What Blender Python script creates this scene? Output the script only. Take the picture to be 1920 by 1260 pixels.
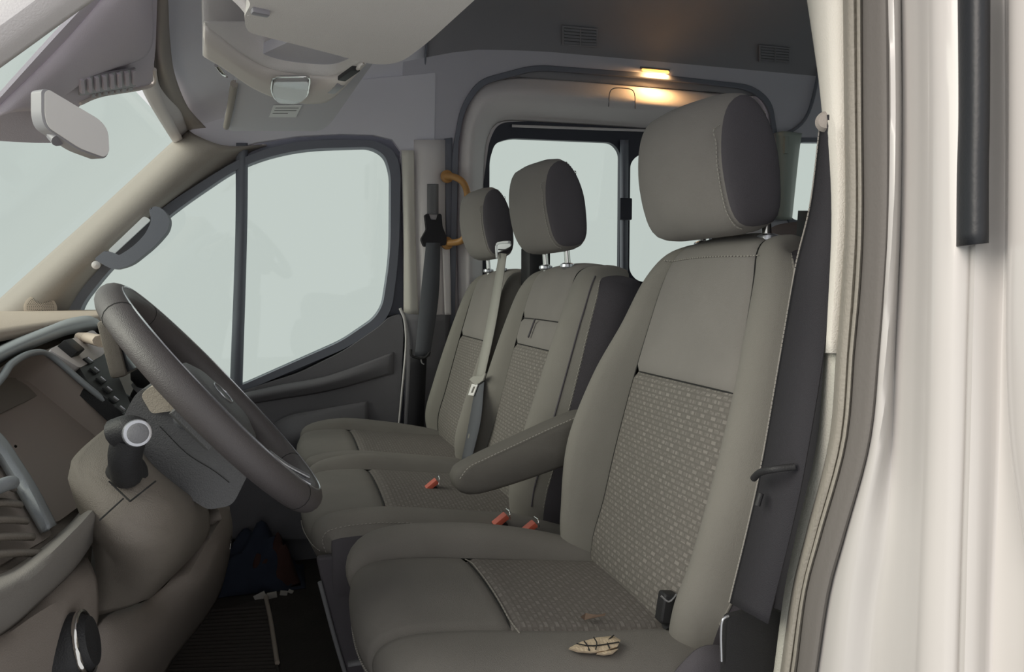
import bpy, bmesh, math, random
import numpy as np
from mathutils import Vector, Matrix
R = random.Random(7)
SC = bpy.context.scene
COL = SC.collection
for o in list(bpy.data.objects): bpy.data.objects.remove(o)

# ---------------------------------------------------------------- camera, world, lights, exposure
FPX, YAW, PITCH, CAMZ = 1400.0, math.radians(17), math.atan(90/1400.0), 0.9
cam_d = bpy.data.cameras.new('camera'); cam_d.lens = 36*FPX/1920; cam_d.sensor_width = 36; cam_d.clip_start = 0.02
cam = bpy.data.objects.new('camera', cam_d); COL.objects.link(cam)
cam.location = (0, 0, CAMZ); cam.rotation_euler = (math.pi/2-PITCH, 0, -YAW)
SC.camera = cam
world = bpy.data.worlds.new('world'); SC.world = world; world.use_nodes = True
wn = world.node_tree; wn.nodes.clear()
wo = wn.nodes.new('ShaderNodeOutputWorld'); wb = wn.nodes.new('ShaderNodeBackground')
wb.inputs[0].default_value = (0.78, 0.785, 0.78, 1); wb.inputs[1].default_value = 1.0
wn.links.new(wb.outputs[0], wo.inputs[0])
def sun(name, d, col, e, ang):
    l = bpy.data.lights.new(name, 'SUN'); l.energy = e; l.color = col; l.angle = math.radians(ang)
    o = bpy.data.objects.new(name, l); COL.objects.link(o)
    o.rotation_euler = Vector(d).to_track_quat('-Z', 'Y').to_euler(); o.location = (-2, -2, 3)
sun('sun', (0.86, 0.05, -0.46), (1.0, 0.90, 0.82), 4.6, 50)
SC.cycles.max_bounces = 14; SC.cycles.diffuse_bounces = 8; SC.cycles.transparent_max_bounces = 12
SC.view_settings.view_transform = 'Standard'; SC.view_settings.look = 'None'
SC.view_settings.gamma = 1.0; SC.view_settings.exposure = 0.0
try: SC.view_settings.use_curve_mapping = False
except Exception: pass

# ---------------------------------------------------------------- measuring: a pixel of the photograph onto a plane of the vehicle
fw = np.array([math.sin(YAW)*math.cos(PITCH), math.cos(YAW)*math.cos(PITCH), -math.sin(PITCH)])
rt = np.array([math.cos(YAW), -math.sin(YAW), 0.0]); up = np.cross(rt, fw); CC = np.array([0, 0, CAMZ])
def ray(px, py): return fw + rt*(px-960)/FPX - up*(py-630)/FPX
def UP(px, py, p, n):
    r = ray(px, py); p = np.array(p, float); n = np.array(n, float)
    return CC + r*(((p-CC)@n)/(r@n))
def U(px, py, **k):
    a, v = list(k.items())[0]; p = [0, 0, 0]; n = [0, 0, 0]; i = 'XYZ'.index(a); p[i] = v; n[i] = 1
    return UP(px, py, p, n)
WP, WN = (0, 2.42, 0.6), (0, 1, 0.12)            # inner face of the far side of the van
def W(px, py, off=0.0): return UP(px, py, (0, 2.42+off, 0.6), WN)
def wy(z, off=0.0): return 2.42-0.12*(z-0.6)+off
def F(px, py, off=0.0): return UP(px, py, (-0.317+off, 1, 0.803), (1, 0, 1))   # sloping dash fascia

# ---------------------------------------------------------------- materials
def mat(name, col, rough=0.6, metal=0.0, bump=0.0, scale=300, var=0.0, vscale=6, spec=0.5, emit=None, sheen=0.0, coat=0.0, detail=2):
    m = bpy.data.materials.new(name); m.use_nodes = True; nt = m.node_tree; b = nt.nodes['Principled BSDF']
    c = (*col, 1)
    b.inputs['Base Color'].default_value = c; b.inputs['Roughness'].default_value = rough; b.inputs['Metallic'].default_value = metal
    b.inputs['Specular IOR Level'].default_value = spec
    if sheen: b.inputs['Sheen Weight'].default_value = sheen; b.inputs['Sheen Roughness'].default_value = 0.4
    if coat: b.inputs['Coat Weight'].default_value = coat; b.inputs['Coat Roughness'].default_value = 0.05
    if emit: b.inputs['Emission Color'].default_value = (*emit[0], 1); b.inputs['Emission Strength'].default_value = emit[1]
    tc = nt.nodes.new('ShaderNodeTexCoord')
    if var:
        n = nt.nodes.new('ShaderNodeTexNoise'); n.inputs['Scale'].default_value = vscale; n.inputs['Detail'].default_value = 5
        mx = nt.nodes.new('ShaderNodeMix'); mx.data_type = 'RGBA'
        nt.links.new(tc.outputs['Object'], n.inputs['Vector']); nt.links.new(n.outputs[0], mx.inputs['Factor'])
        mx.inputs[6].default_value = (*[max(0, x*(1-var)) for x in col], 1); mx.inputs[7].default_value = (*[x*(1+var) for x in col], 1)
        nt.links.new(mx.outputs[2], b.inputs['Base Color'])
    if bump:
        n2 = nt.nodes.new('ShaderNodeTexNoise'); n2.inputs['Scale'].default_value = scale; n2.inputs['Detail'].default_value = detail
        bp = nt.nodes.new('ShaderNodeBump'); bp.inputs['Strength'].default_value = bump; bp.inputs['Distance'].default_value = 0.002
        nt.links.new(tc.outputs['Object'], n2.inputs['Vector']); nt.links.new(n2.outputs[0], bp.inputs['Height']); nt.links.new(bp.outputs[0], b.inputs['Normal'])
    return m
def mat_weave(name, dark, light, cell):
    """jacquard seat cloth: staggered light dashes on a dark ground, in metres of cloth (UV)"""
    m = bpy.data.materials.new(name); m.use_nodes = True; nt = m.node_tree; b = nt.nodes['Principled BSDF']; L = nt.links
    b.inputs['Roughness'].default_value = 0.85; b.inputs['Specular IOR Level'].default_value = 0.2
    uv = nt.nodes.new('ShaderNodeUVMap')
    br = nt.nodes.new('ShaderNodeTexBrick'); br.offset = 0.5; br.inputs['Scale'].default_value = 1
    br.inputs['Brick Width'].default_value = cell; br.inputs['Row Height'].default_value = cell*0.62; br.inputs['Mortar Size'].default_value = cell*0.14
    br.inputs['Mortar Smooth'].default_value = 0.4
    br.inputs['Color1'].default_value = (1, 1, 1, 1); br.inputs['Color2'].default_value = (0.45, 0.45, 0.45, 1); br.inputs['Mortar'].default_value = (0, 0, 0, 1)
    L.new(uv.outputs[0], br.inputs['Vector'])
    ch = nt.nodes.new('ShaderNodeTexChecker'); ch.inputs['Scale'].default_value = 1/(cell*0.9)
    ch.inputs['Color1'].default_value = (1, 1, 1, 1); ch.inputs['Color2'].default_value = (.35, .35, .35, 1); L.new(uv.outputs[0], ch.inputs['Vector'])
    mu = nt.nodes.new('ShaderNodeMath'); mu.operation = 'MULTIPLY'; L.new(br.outputs[0], mu.inputs[0]); L.new(ch.outputs[0], mu.inputs[1])
    ns = nt.nodes.new('ShaderNodeTexNoise'); ns.inputs['Scale'].default_value = 900; L.new(uv.outputs[0], ns.inputs['Vector'])
    m2 = nt.nodes.new('ShaderNodeMath'); m2.operation = 'MULTIPLY_ADD'; L.new(mu.outputs[0], m2.inputs[0]); m2.inputs[1].default_value = 0.75
    m3 = nt.nodes.new('ShaderNodeMath'); m3.operation = 'MULTIPLY'; L.new(ns.outputs[0], m3.inputs[0]); m3.inputs[1].default_value = 0.35; L.new(m3.outputs[0], m2.inputs[2])
    mx = nt.nodes.new('ShaderNodeMix'); mx.data_type = 'RGBA'; L.new(m2.outputs[0], mx.inputs['Factor'])
    mx.inputs[6].default_value = (*dark, 1); mx.inputs[7].default_value = (*light, 1); L.new(mx.outputs[2], b.inputs['Base Color'])
    bp = nt.nodes.new('ShaderNodeBump'); bp.inputs['Strength'].default_value = 0.5; bp.inputs['Distance'].default_value = 0.0012
    L.new(m2.outputs[0], bp.inputs['Height']); L.new(bp.outputs[0], b.inputs['Normal'])
    return m
def mat_glass(name, tint=(0.828, 0.874, 0.850), rf=0.03):
    m = bpy.data.materials.new(name); m.use_nodes = True; nt = m.node_tree; nt.nodes.clear(); L = nt.links
    o = nt.nodes.new('ShaderNodeOutputMaterial'); t = nt.nodes.new('ShaderNodeBsdfTransparent'); g = nt.nodes.new('ShaderNodeBsdfGlossy'); x = nt.nodes.new('ShaderNodeMixShader')
    t.inputs[0].default_value = (*tint, 1); g.inputs['Roughness'].default_value = 0.03; x.inputs[0].default_value = rf
    L.new(t.outputs[0], x.inputs[1]); L.new(g.outputs[0], x.inputs[2]); L.new(x.outputs[0], o.inputs[0]); return m
def mat_clear(name):
    m = mat(name, (0.9, 0.92, 0.95), 0.08, spec=0.8); m.node_tree.nodes['Principled BSDF'].inputs['Transmission Weight'].default_value = 0.75; return m

M = {}
M['liner'] = mat('headliner_cloth', (0.82, 0.81, 0.88), 0.95, bump=0.35, scale=900, var=0.06, vscale=3, spec=0.1)  # bright front copy of the headliner; light falloff put into its colour
M['liner_rear'] = mat('headliner_rear', (0.31, 0.305, 0.325), 0.95, bump=0.35, scale=900, var=0.08, vscale=3, spec=0.1)  # shaded copy of the headliner, the dim rear painted darker
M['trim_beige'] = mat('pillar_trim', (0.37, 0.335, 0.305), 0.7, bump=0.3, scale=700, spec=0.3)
M['liner_mid'] = mat('headliner_side', (0.62, 0.61, 0.67), 0.95, bump=0.35, scale=900, var=0.06, vscale=3, spec=0.1)  # in-between copy of the headliner, part of the painted light falloff
M['near_edge'] = mat('door_edge_paint', (0.85, 0.83, 0.82), 0.4)
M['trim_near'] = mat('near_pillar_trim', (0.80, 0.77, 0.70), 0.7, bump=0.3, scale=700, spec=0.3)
M['trim_grey'] = mat('grey_trim', (0.80, 0.76, 0.76), 0.7, bump=0.25, scale=600, var=0.05, spec=0.3)
M['trim_mid'] = mat('mid_trim', (0.20, 0.20, 0.21), 0.65, bump=0.3, scale=600, spec=0.3)
M['door_dark'] = mat('door_card_plastic', (0.19, 0.185, 0.20), 0.6, bump=0.4, scale=700, var=0.1, spec=0.35)
M['dark'] = mat('dark_plastic', (0.022, 0.022, 0.024), 0.55, bump=0.3, scale=800, spec=0.4)
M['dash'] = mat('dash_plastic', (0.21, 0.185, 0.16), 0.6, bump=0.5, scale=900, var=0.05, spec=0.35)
M['dash_top'] = mat('dash_top_plastic', (0.55, 0.46, 0.385), 0.65, bump=0.5, scale=700, spec=0.3)  # paler, warmer than the dash body; sunlight put into the colour
M['dash_low'] = mat('dash_lower_plastic', (0.27, 0.235, 0.21), 0.6, bump=0.4, scale=900, var=0.05, spec=0.3)
M['bezel'] = mat('bezel_plastic', (0.27, 0.29, 0.31), 0.4, bump=0.2, scale=900, spec=0.5)
M['recess'] = mat('cluster_recess', (0.34, 0.29, 0.26), 0.7, spec=0.2)
M['rubber'] = mat('rubber_seal', (0.20, 0.21, 0.25), 0.6, bump=0.15, scale=400, spec=0.35)
M['rubber_brown'] = mat('rubber_seal_grey', (0.30, 0.28, 0.245), 0.6, bump=0.5, scale=250, var=0.15, vscale=9, spec=0.3)
M['rubber_flat'] = mat('rubber_seal_dark', (0.155, 0.145, 0.136), 0.65, bump=0.2, scale=250, spec=0.25)
M['black'] = mat('black_rubber', (0.018, 0.02, 0.024), 0.45, bump=0.1, scale=300, spec=0.45)
M['frame'] = mat('window_frame_black', (0.045, 0.047, 0.065), 0.45, spec=0.4)
M['paint'] = mat('white_paint', (0.53, 0.515, 0.50), 0.25, spec=0.5, coat=0.3)
M['cloth'] = mat('seat_cloth', (0.27, 0.252, 0.236), 0.9, bump=0.6, scale=1600, var=0.10, vscale=14, spec=0.15, sheen=0.15)
M['cloth_bolster'] = mat('seat_bolster_cloth', (0.235, 0.222, 0.20), 0.75, bump=0.5, scale=1400, var=0.10, vscale=10, spec=0.25, sheen=0.1)
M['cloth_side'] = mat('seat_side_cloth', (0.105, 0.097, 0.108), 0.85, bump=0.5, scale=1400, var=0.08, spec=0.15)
M['cushion'] = mat('cushion_cloth', (0.20, 0.186, 0.172), 0.8, bump=0.6, scale=1200, var=0.22, vscale=7, spec=0.25, detail=4)
M['armrest'] = mat('armrest_cloth', (0.15, 0.14, 0.127), 0.7, bump=0.5, scale=1400, var=0.08, spec=0.25)
M['weave'] = mat_weave('insert_weave', (0.13, 0.12, 0.11), (0.27, 0.25, 0.23), 0.0125)
M['weave_dark'] = mat_weave('insert_weave_worn', (0.13, 0.117, 0.108), (0.22, 0.20, 0.188), 0.0125)
M['thread'] = mat('seam_thread', (0.34, 0.32, 0.29), 0.8)
M['seam'] = mat('seam_shadow', (0.02, 0.02, 0.02), 0.9)  # near-black for seams, joints, slots and loose threads
M['foam'] = mat('foam', (0.62, 0.50, 0.36), 0.95, bump=0.8, scale=300, var=0.12, vscale=60, spec=0.1)
M['leather'] = mat('wheel_leather', (0.10, 0.09, 0.092), 0.42, bump=0.35, scale=900, spec=0.5)
M['hub'] = mat('hub_plastic', (0.12, 0.12, 0.125), 0.5, bump=0.6, scale=700, spec=0.5)
M['silver'] = mat('satin_silver', (0.55, 0.56, 0.60), 0.25, metal=0.8)
M['chrome'] = mat('chrome', (0.75, 0.74, 0.72), 0.12, metal=1.0)
M['cowl'] = mat('column_cowl_top', (0.50, 0.44, 0.36), 0.5, bump=0.5, scale=700)
M['belt'] = mat('belt_webbing', (0.021, 0.020, 0.025), 0.8, bump=0.4, scale=900)
M['belt_grey'] = mat('belt_webbing_grey', (0.35, 0.34, 0.31), 0.8, bump=0.4, scale=900)
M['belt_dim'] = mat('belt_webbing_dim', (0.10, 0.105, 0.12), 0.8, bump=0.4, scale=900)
M['red'] = mat('red_button', (0.62, 0.13, 0.08), 0.4)
M['yellow'] = mat('handrail_yellow', (0.52, 0.27, 0.09), 0.4)
M['floor'] = mat('floor_rubber', (0.045, 0.036, 0.031), 0.8, bump=0.6, scale=120, var=0.3, vscale=12)
M['mat'] = mat('rubber_mat', (0.055, 0.043, 0.037), 0.7, bump=0.4, scale=200, var=0.2)
M['amber'] = mat('amber_lens', (1.0, 0.55, 0.2), 0.3, emit=((1.0, 0.50, 0.12), 2.2))
M['dash_mid'] = mat('dash_mid_plastic', (0.21, 0.195, 0.18), 0.6, bump=0.4, scale=900)
M['mirror'] = mat('mirror_back', (0.80, 0.76, 0.76), 0.25, metal=0.0, spec=0.6)  # pale face colour stands in for what the mirror reflects
M['mirror_shell'] = mat('mirror_shell', (0.30, 0.29, 0.32), 0.4)
M['shroud'] = mat('sensor_shroud', (0.68, 0.63, 0.72), 0.7, bump=0.3, scale=600)
M['visor'] = mat('visor_vinyl', (0.80, 0.77, 0.75), 0.8, bump=0.5, scale=900, var=0.04)
M['visor_far'] = mat('visor_cloth', (0.66, 0.66, 0.72), 0.8, bump=0.4, scale=900)
M['console'] = mat('console_plastic', (0.78, 0.73, 0.70), 0.6, bump=0.2, scale=700)
M['label'] = mat('paper_label', (0.86, 0.88, 0.90), 0.6)
M['glass'] = mat_glass('window_glass')
M['clear'] = mat_clear('clear_lens')
M['cpanel'] = mat('c_pillar_panel', (0.36, 0.40, 0.36), 0.5)
M['wood'] = mat('tan_panel', (0.33, 0.17, 0.09), 0.7)
M['screen'] = mat('screen_glass', (0.02, 0.022, 0.025), 0.1)
M['blue'] = mat('blue_cloth', (0.025, 0.032, 0.055), 0.9, var=0.3, vscale=20)
M['redcloth'] = mat('red_cloth', (0.06, 0.025, 0.02), 0.9, var=0.3, vscale=20)
M['paper'] = mat('white_paper', (0.5, 0.47, 0.43), 0.8)

# ---------------------------------------------------------------- building helpers
def link(name, me, m, parent=None, sharp=35):
    o = bpy.data.objects.new(name, me); COL.objects.link(o)
    if m: me.materials.append(m)
    if parent: o.parent = parent
    if sharp is not None and len(me.polygons):
        me.polygons.foreach_set('use_smooth', [True]*len(me.polygons)); me.set_sharp_from_angle(angle=math.radians(sharp))
    return o
def mesh(name, vs, fs, m, parent=None, sharp=35, uv=None, fix=True):
    me = bpy.data.meshes.new(name); me.from_pydata([tuple(map(float, v)) for v in vs], [], fs); me.update()
    if uv is not None:
        l = me.uv_layers.new(name='UVMap')
        for i, lo in enumerate(me.loops): l.data[i].uv = uv[lo.vertex_index]
    if fix:
        b = bmesh.new(); b.from_mesh(me); bmesh.ops.recalc_face_normals(b, faces=b.faces); b.to_mesh(me); b.free()
    return link(name, me, m, parent, sharp)
def tag(o, label=None, cat=None, group=None, kind=None):
    for k, v in (('label', label), ('category', cat), ('group', group), ('kind', kind)):
        if v: o[k] = v
    return o
def empty(name, loc=(0, 0, 0), label=None, cat=None, group=None, kind=None, parent=None):
    o = bpy.data.objects.new(name, None); COL.objects.link(o); o.empty_display_size = 0.05
    o.location = loc
    if parent: o.parent = parent
    return tag(o, label, cat, group, kind)
def settle(root, loc):
    """put a thing's Empty at its base, keeping its parts where they are"""
    d = Vector([float(a) for a in loc]); root.location = d
    for c in root.children:
        if c.type == 'MESH':
            if c.data.get('moved'): continue
            c.data['moved'] = 1; c.data.transform(Matrix.Translation(-d))
            for g in c.children:
                if g.type == 'MESH': g.data.transform(Matrix.Translation(-d))
def cr(pts, n, closed=False):
    """Catmull-Rom resample to n points (by chord length)"""
    P = np.array(pts, float); k = len(P)
    if k < 3 and not closed:
        t = np.linspace(0, 1, n)[:, None]; return P[0]*(1-t)+P[1]*t
    if closed: Q = np.vstack([P[-1], P, P[0], P[1]]); segs = k
    else: Q = np.vstack([2*P[0]-P[1], P, 2*P[-1]-P[-2]]); segs = k-1
    d = np.array([np.linalg.norm(Q[i+2]-Q[i+1]) for i in range(segs)]); cum = np.concatenate([[0], np.cumsum(d)])
    out = []
    for s in (np.linspace(0, cum[-1], n, endpoint=not closed)):
        i = min(segs-1, max(0, int(np.searchsorted(cum, s, 'right')-1))); t = (s-cum[i])/max(d[i], 1e-9)
        p0, p1, p2, p3 = Q[i], Q[i+1], Q[i+2], Q[i+3]
        out.append(0.5*((2*p1)+(-p0+p2)*t+(2*p0-5*p1+4*p2-p3)*t*t+(-p0+3*p1-3*p2+p3)*t**3))
    return np.array(out)
def rnd(pts, r=10, n=5):
    """round the corners of a closed 2-D outline; a point may carry its own radius"""
    out = []; k = len(pts)
    for i in range(k):
        p = np.array(pts[i][:2], float); a = np.array(pts[i-1][:2], float); b = np.array(pts[(i+1) % k][:2], float)
        rr = pts[i][2] if len(pts[i]) > 2 else r
        la, lb = np.linalg.norm(a-p), np.linalg.norm(b-p); q = min(rr, la*0.48, lb*0.48)
        if q < 0.5*1e-3: out.append(p); continue
        A = p+(a-p)/la*q; B = p+(b-p)/lb*q
        for j in range(n+1):
            t = j/n; out.append((1-t)**2*A+2*t*(1-t)*p+t*t*B)
    return out
def plate(name, outline, thick, m, parent=None, holes=(), bevel=0.0, seg=2):
    """flat outline (3-D points) with holes, given the thickness vector; rims bevelled"""
    bm = bmesh.new(); T = Vector([float(x) for x in thick])
    for loop in [outline]+list(holes):
        v = [bm.verts.new([float(a) for a in p]) for p in loop]
        for i in range(len(v)): bm.edges.new((v[i], v[(i+1) % len(v)]))
    bmesh.ops.triangle_fill(bm, use_beauty=True, use_dissolve=False, edges=bm.edges[:])
    r = bmesh.ops.extrude_face_region(bm, geom=bm.faces[:])
    for g in r['geom']:
        if isinstance(g, bmesh.types.BMVert): g.co += T
    bmesh.ops.recalc_face_normals(bm, faces=bm.faces)
    me = bpy.data.meshes.new(name); bm.to_mesh(me); bm.free()
    o = link(name, me, m, parent, 30)
    if bevel:
        b = o.modifiers.new('bevel', 'BEVEL'); b.width = bevel; b.segments = seg; b.limit_method = 'ANGLE'; b.angle_limit = math.radians(35); b.harden_normals = True
    return o
def grid(name, G, m, parent=None, thick=0.0, off=-1, uv=None, sharp=60, cl_u=False, cap=False):
    G = np.array(G, float); a, b = G.shape[:2]; vs = G.reshape(-1, 3); fs = []
    for i in range(a-1):
        for j in range(b if cl_u else b-1):
            j2 = (j+1) % b; fs.append((i*b+j, i*b+j2, (i+1)*b+j2, (i+1)*b+j))
    if cap: fs.append(tuple(range(b))[::-1]); fs.append(tuple((a-1)*b+j for j in range(b)))
    o = mesh(name, vs, fs, m, parent, sharp, uv=uv)
    if thick:
        s = o.modifiers.new('thickness', 'SOLIDIFY'); s.thickness = thick; s.offset = off
    return o
def rails(name, rl, m, parent=None, n=24, k=4, thick=0.004, off=0, sharp=60):
    """surface through a row of long rails, smooth along and across"""
    A = np.array([cr(r, n) for r in rl]); nn = (len(rl)-1)*k+1
    G = np.array([cr(A[:, i], nn) if len(rl) > 2 else cr(A[:, i], max(2, k)) for i in range(n)])
    return grid(name, G, m, parent, thick, off, sharp=sharp)
def tube(name, pts, r, m, parent=None, n=32, seg=10, closed=False, flat=(1, 1), upv=None):
    P = cr(pts, n, closed) if len(pts) > 2 else cr(pts, 2); G = []; N = len(P); upv = np.array(upv if upv is not None else (0.13, 0.2, 0.97))
    for i in range(N):
        t = (P[(i+1) % N]-P[i-1]) if closed else (P[min(i+1, N-1)]-P[max(i-1, 0)]); t = t/np.linalg.norm(t)
        s = np.cross(t, upv); s /= np.linalg.norm(s); u = np.cross(s, t)
        rr = r(i/(N-1)) if callable(r) else r
        G.append([P[i]+rr*(flat[0]*math.cos(2*math.pi*j/seg)*s+flat[1]*math.sin(2*math.pi*j/seg)*u) for j in range(seg)])
    if closed: G.append(G[0])
    return grid(name, G, m, parent, cl_u=True, cap=not closed)
def dashes(name, pts, m, parent, step=0.006, ln=0.0038, r=0.0007, n=None):
    """row of stitches along a seam, one mesh"""
    P = cr(pts, max(8, int(sum(np.linalg.norm(np.array(pts[i+1])-np.array(pts[i])) for i in range(len(pts)-1))/step)))
    vs = []; fs = []
    for i in range(len(P)-1):
        a = P[i]; d = P[i+1]-P[i]; L = np.linalg.norm(d); d = d/L; b = a+d*ln
        s = np.cross(d, (0.2, 0.3, 0.9)); s /= np.linalg.norm(s); u = np.cross(s, d); q = len(vs)
        for e in (a, b):
            for sx, sy in ((1, 1), (-1, 1), (-1, -1), (1, -1)): vs.append(e+r*(sx*s+sy*u))
        fs += [(q, q+1, q+5, q+4), (q+1, q+2, q+6, q+5), (q+2, q+3, q+7, q+6), (q+3, q, q+4, q+7), (q, q+3, q+2, q+1), (q+4, q+5, q+6, q+7)]
    return tag(mesh(name, vs, fs, m, parent, None, fix=False), kind='stuff')
def box(name, c, s, m, parent=None, rot=None, bevel=0.003, seg=2):
    bm = bmesh.new(); bmesh.ops.create_cube(bm, size=1)
    for v in bm.verts: v.co = Vector((v.co.x*s[0], v.co.y*s[1], v.co.z*s[2]))
    if bevel: bmesh.ops.bevel(bm, geom=bm.edges[:], offset=min(bevel, min(s)*0.45), segments=seg, affect='EDGES', profile=0.7)
    if rot: bmesh.ops.transform(bm, matrix=rot.to_4x4() if isinstance(rot, Matrix) else rot, verts=bm.verts)
    bmesh.ops.translate(bm, vec=Vector([float(x) for x in c]), verts=bm.verts)
    me = bpy.data.meshes.new(name); bm.to_mesh(me); bm.free(); return link(name, me, m, parent, 40)
def basis(x, y):
    x = Vector([float(a) for a in x]).normalized(); y = Vector([float(a) for a in y]); z = x.cross(y).normalized(); y = z.cross(x)
    return Matrix((x, y, z)).transposed()
def lathe(name, prof, c, axis, m, parent=None, seg=28):
    a = np.array(axis, float); a /= np.linalg.norm(a); s = np.cross(a, (0.31, 0.17, 0.93)); s /= np.linalg.norm(s); u = np.cross(a, s); c = np.array(c, float)
    G = [[c+a*h+r*(math.cos(2*math.pi*j/seg)*s+math.sin(2*math.pi*j/seg)*u) for j in range(seg)] for r, h in prof]
    return grid(name, G, m, parent, cl_u=True, cap=True, sharp=40)
def ribbon(name, L, Rr, m, parent=None, n=30, thick=0.0014):
    return rails(name, [L, Rr], m, parent, n=n, k=3, thick=thick)
def pxl(fn, pts, *a): return [fn(p[0], p[1], *a) for p in pts]

# ================================================================ BODY OF THE VAN (setting)
fl = plate('floor', [(-0.9, 0.40, 0), (2.9, 0.40, 0), (2.9, 2.60, 0), (-0.9, 2.60, 0)], (0, 0, -0.04), M['floor'])
tag(fl, kind='structure')

# headliner: side wall of cloth curving up into the roof, front part lower over the windscreen
YN = 0.44
def z0(x): return float(np.interp(x, [-0.3, 0, 0.3, 0.6, 1.2, 3], [1.32, 1.40, 1.50, 1.57, 1.575, 1.58]))
def zt(x): return float(np.interp(x, [-0.3, -0.2, 0, 0.25, 0.5, 0.8, 3], [1.38, 1.43, 1.56, 1.72, 1.80, 1.84, 1.86]))
def ceil_section(x, n=40):
    a, b = z0(x), zt(x); yf = wy(a, 0.005); w = 0.5; pts = []
    for i in range(n//2):
        t = (i/(n//2-1))*math.pi/2; pts.append((x, yf-w*(1-math.cos(t))**1.15, a+(b-a)*math.sin(t)))
    h = [(x, (YN+2.42)-p[1]-0.02, p[2]) for p in pts]
    return pts+[(x, 1.43, b+0.015)]+h[::-1]
xs = list(np.linspace(-0.27, 0.425, 18)); xr = list(np.linspace(0.43, 2.75, 30))
c1 = grid('ceiling', [ceil_section(x) for x in xs], M['liner'], thick=0.012, off=1, sharp=70); tag(c1, kind='structure')
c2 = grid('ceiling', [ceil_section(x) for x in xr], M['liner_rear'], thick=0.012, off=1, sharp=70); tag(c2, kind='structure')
jt = tube('joint_strip', [np.array(p)+np.array([0.0, 0, -0.004]) for p in ceil_section(0.427)[:24]], 0.003, M['rubber'], c1, n=40, seg=6)
# outer roof skin and header that closes it off above the windscreen
hd = rails('trim_1', [[(-0.262, 2.35, 1.315), (-0.262, 1.9, 1.35), (-0.235, 1.5, 1.37), (-0.255, 0.95, 1.35), (-0.262, 0.5, 1.315)],
                      [(-0.285, 2.35, 1.31), (-0.29, 1.9, 1.34), (-0.27, 1.5, 1.36), (-0.29, 0.95, 1.34), (-0.285, 0.5, 1.31)],
                      [(-0.25, 2.35, 1.345), (-0.25, 1.9, 1.395), (-0.25, 1.5, 1.45), (-0.25, 0.95, 1.41), (-0.25, 0.5, 1.34)]], M['trim_grey'], n=30, k=5, thick=0.008)
tag(hd, kind='structure')

# ---- far side wall with the doorway of the sliding door and the rear window cut out
slid = rnd([(849, 900, 2), (846, 290), (862, 200), (895, 150), (1000, 122, 30), (1200, 137, 10), (1408, 160, 30), (1445, 190, 30), (1456, 260, 20), (1458, 900, 2)], 26, 6)
rwin = rnd([(1482, 412, 14), (1494, 266, 16), (1640, 268, 16), (1650, 420, 16)], 14, 5)
wall_out = [W(757, 900), W(760, 560), W(752, 300), W(757, 60), (1.9, wy(1.66), 1.66), (2.75, wy(1.66), 1.66), (2.75, wy(0), 0), (W(757, 900)[0], wy(0), 0)]
zb = 0.12
slw = pxl(W, slid); slw[0] = np.array([slw[0][0], wy(zb), zb]); 
slw = [p for p in slw if p[2] > 0.36]; slw = [np.array([slw[0][0], wy(zb), zb])]+slw+[np.array([slw[-1][0], wy(zb), zb])]
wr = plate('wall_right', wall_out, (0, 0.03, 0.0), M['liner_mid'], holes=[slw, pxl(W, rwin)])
tag(wr, kind='structure')
# piece of headliner side over the passenger door
up_poly = [W(345, 252), W(420, 290), W(480, 268), W(560, 256), W(640, 252), W(700, 254), W(735, 262), W(752, 285), W(757, 320), (0.46, wy(1.35), 1.35), (0.46, wy(1.56), 1.56), (0.1, wy(1.50), 1.50), (-0.2, wy(1.40), 1.40), (-0.29, wy(1.34), 1.34)]
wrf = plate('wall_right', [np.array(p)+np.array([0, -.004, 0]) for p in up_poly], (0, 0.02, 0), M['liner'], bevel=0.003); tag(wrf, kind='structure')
lowf = plate('wall_right', [(-0.9, wy(0, .03), 0), (-0.9, wy(0.5, .03), 0.5), (0.36, wy(0.5, .03), 0.5), (0.36, wy(0, .03), 0)], (0, 0.02, 0), M['door_dark']); tag(lowf, kind='structure')
# near side wall behind the front door, rear wall, front bulkhead
wl = plate('wall_left', [(0.56, 0.42, 0), (2.75, 0.42, 0), (2.75, 0.46, 1.66), (0.56, 0.46, 1.66)], (0, -0.03, 0), M['liner'],
           holes=[[(1.0, 0.44, 0.85), (1.9, 0.44, 0.85), (1.9, 0.45, 1.35), (1.0, 0.45, 1.35)]]); tag(wl, kind='structure')
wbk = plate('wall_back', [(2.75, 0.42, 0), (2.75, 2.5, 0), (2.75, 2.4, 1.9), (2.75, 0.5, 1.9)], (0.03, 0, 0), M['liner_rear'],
            holes=[[(2.75, 0.6, 0.9), (2.75, 1.35, 0.9), (2.75, 1.35, 1.45), (2.75, 0.6, 1.45)], [(2.75, 1.5, 0.9), (2.75, 2.2, 0.9), (2.75, 2.2, 1.45), (2.75, 1.5, 1.45)]]); tag(wbk, kind='structure')
wf = plate('wall_front', [(-0.85, 0.42, 0), (-0.85, 2.5, 0), (-0.85, 2.5, 0.78), (-0.85, 0.42, 0.78)], (-0.03, 0, 0), M['dark']); tag(wf, kind='structure')
for i, (a, b) in enumerate((((2.76, 0.6, 0.9), (2.765, 1.35, 1.45)), ((2.76, 1.5, 0.9), (2.765, 2.2, 1.45)))):
    g = box('window_%d' % (6+i), [(a[k]+b[k])/2 for k in range(3)], [0.005, b[1]-a[1], b[2]-a[2]], M['glass'], bevel=0); tag(g, kind='structure')
g = box('window_8', (1.45, 0.43, 1.1), (0.9, 0.005, 0.5), M['glass'], bevel=0); tag(g, kind='structure')

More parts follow.
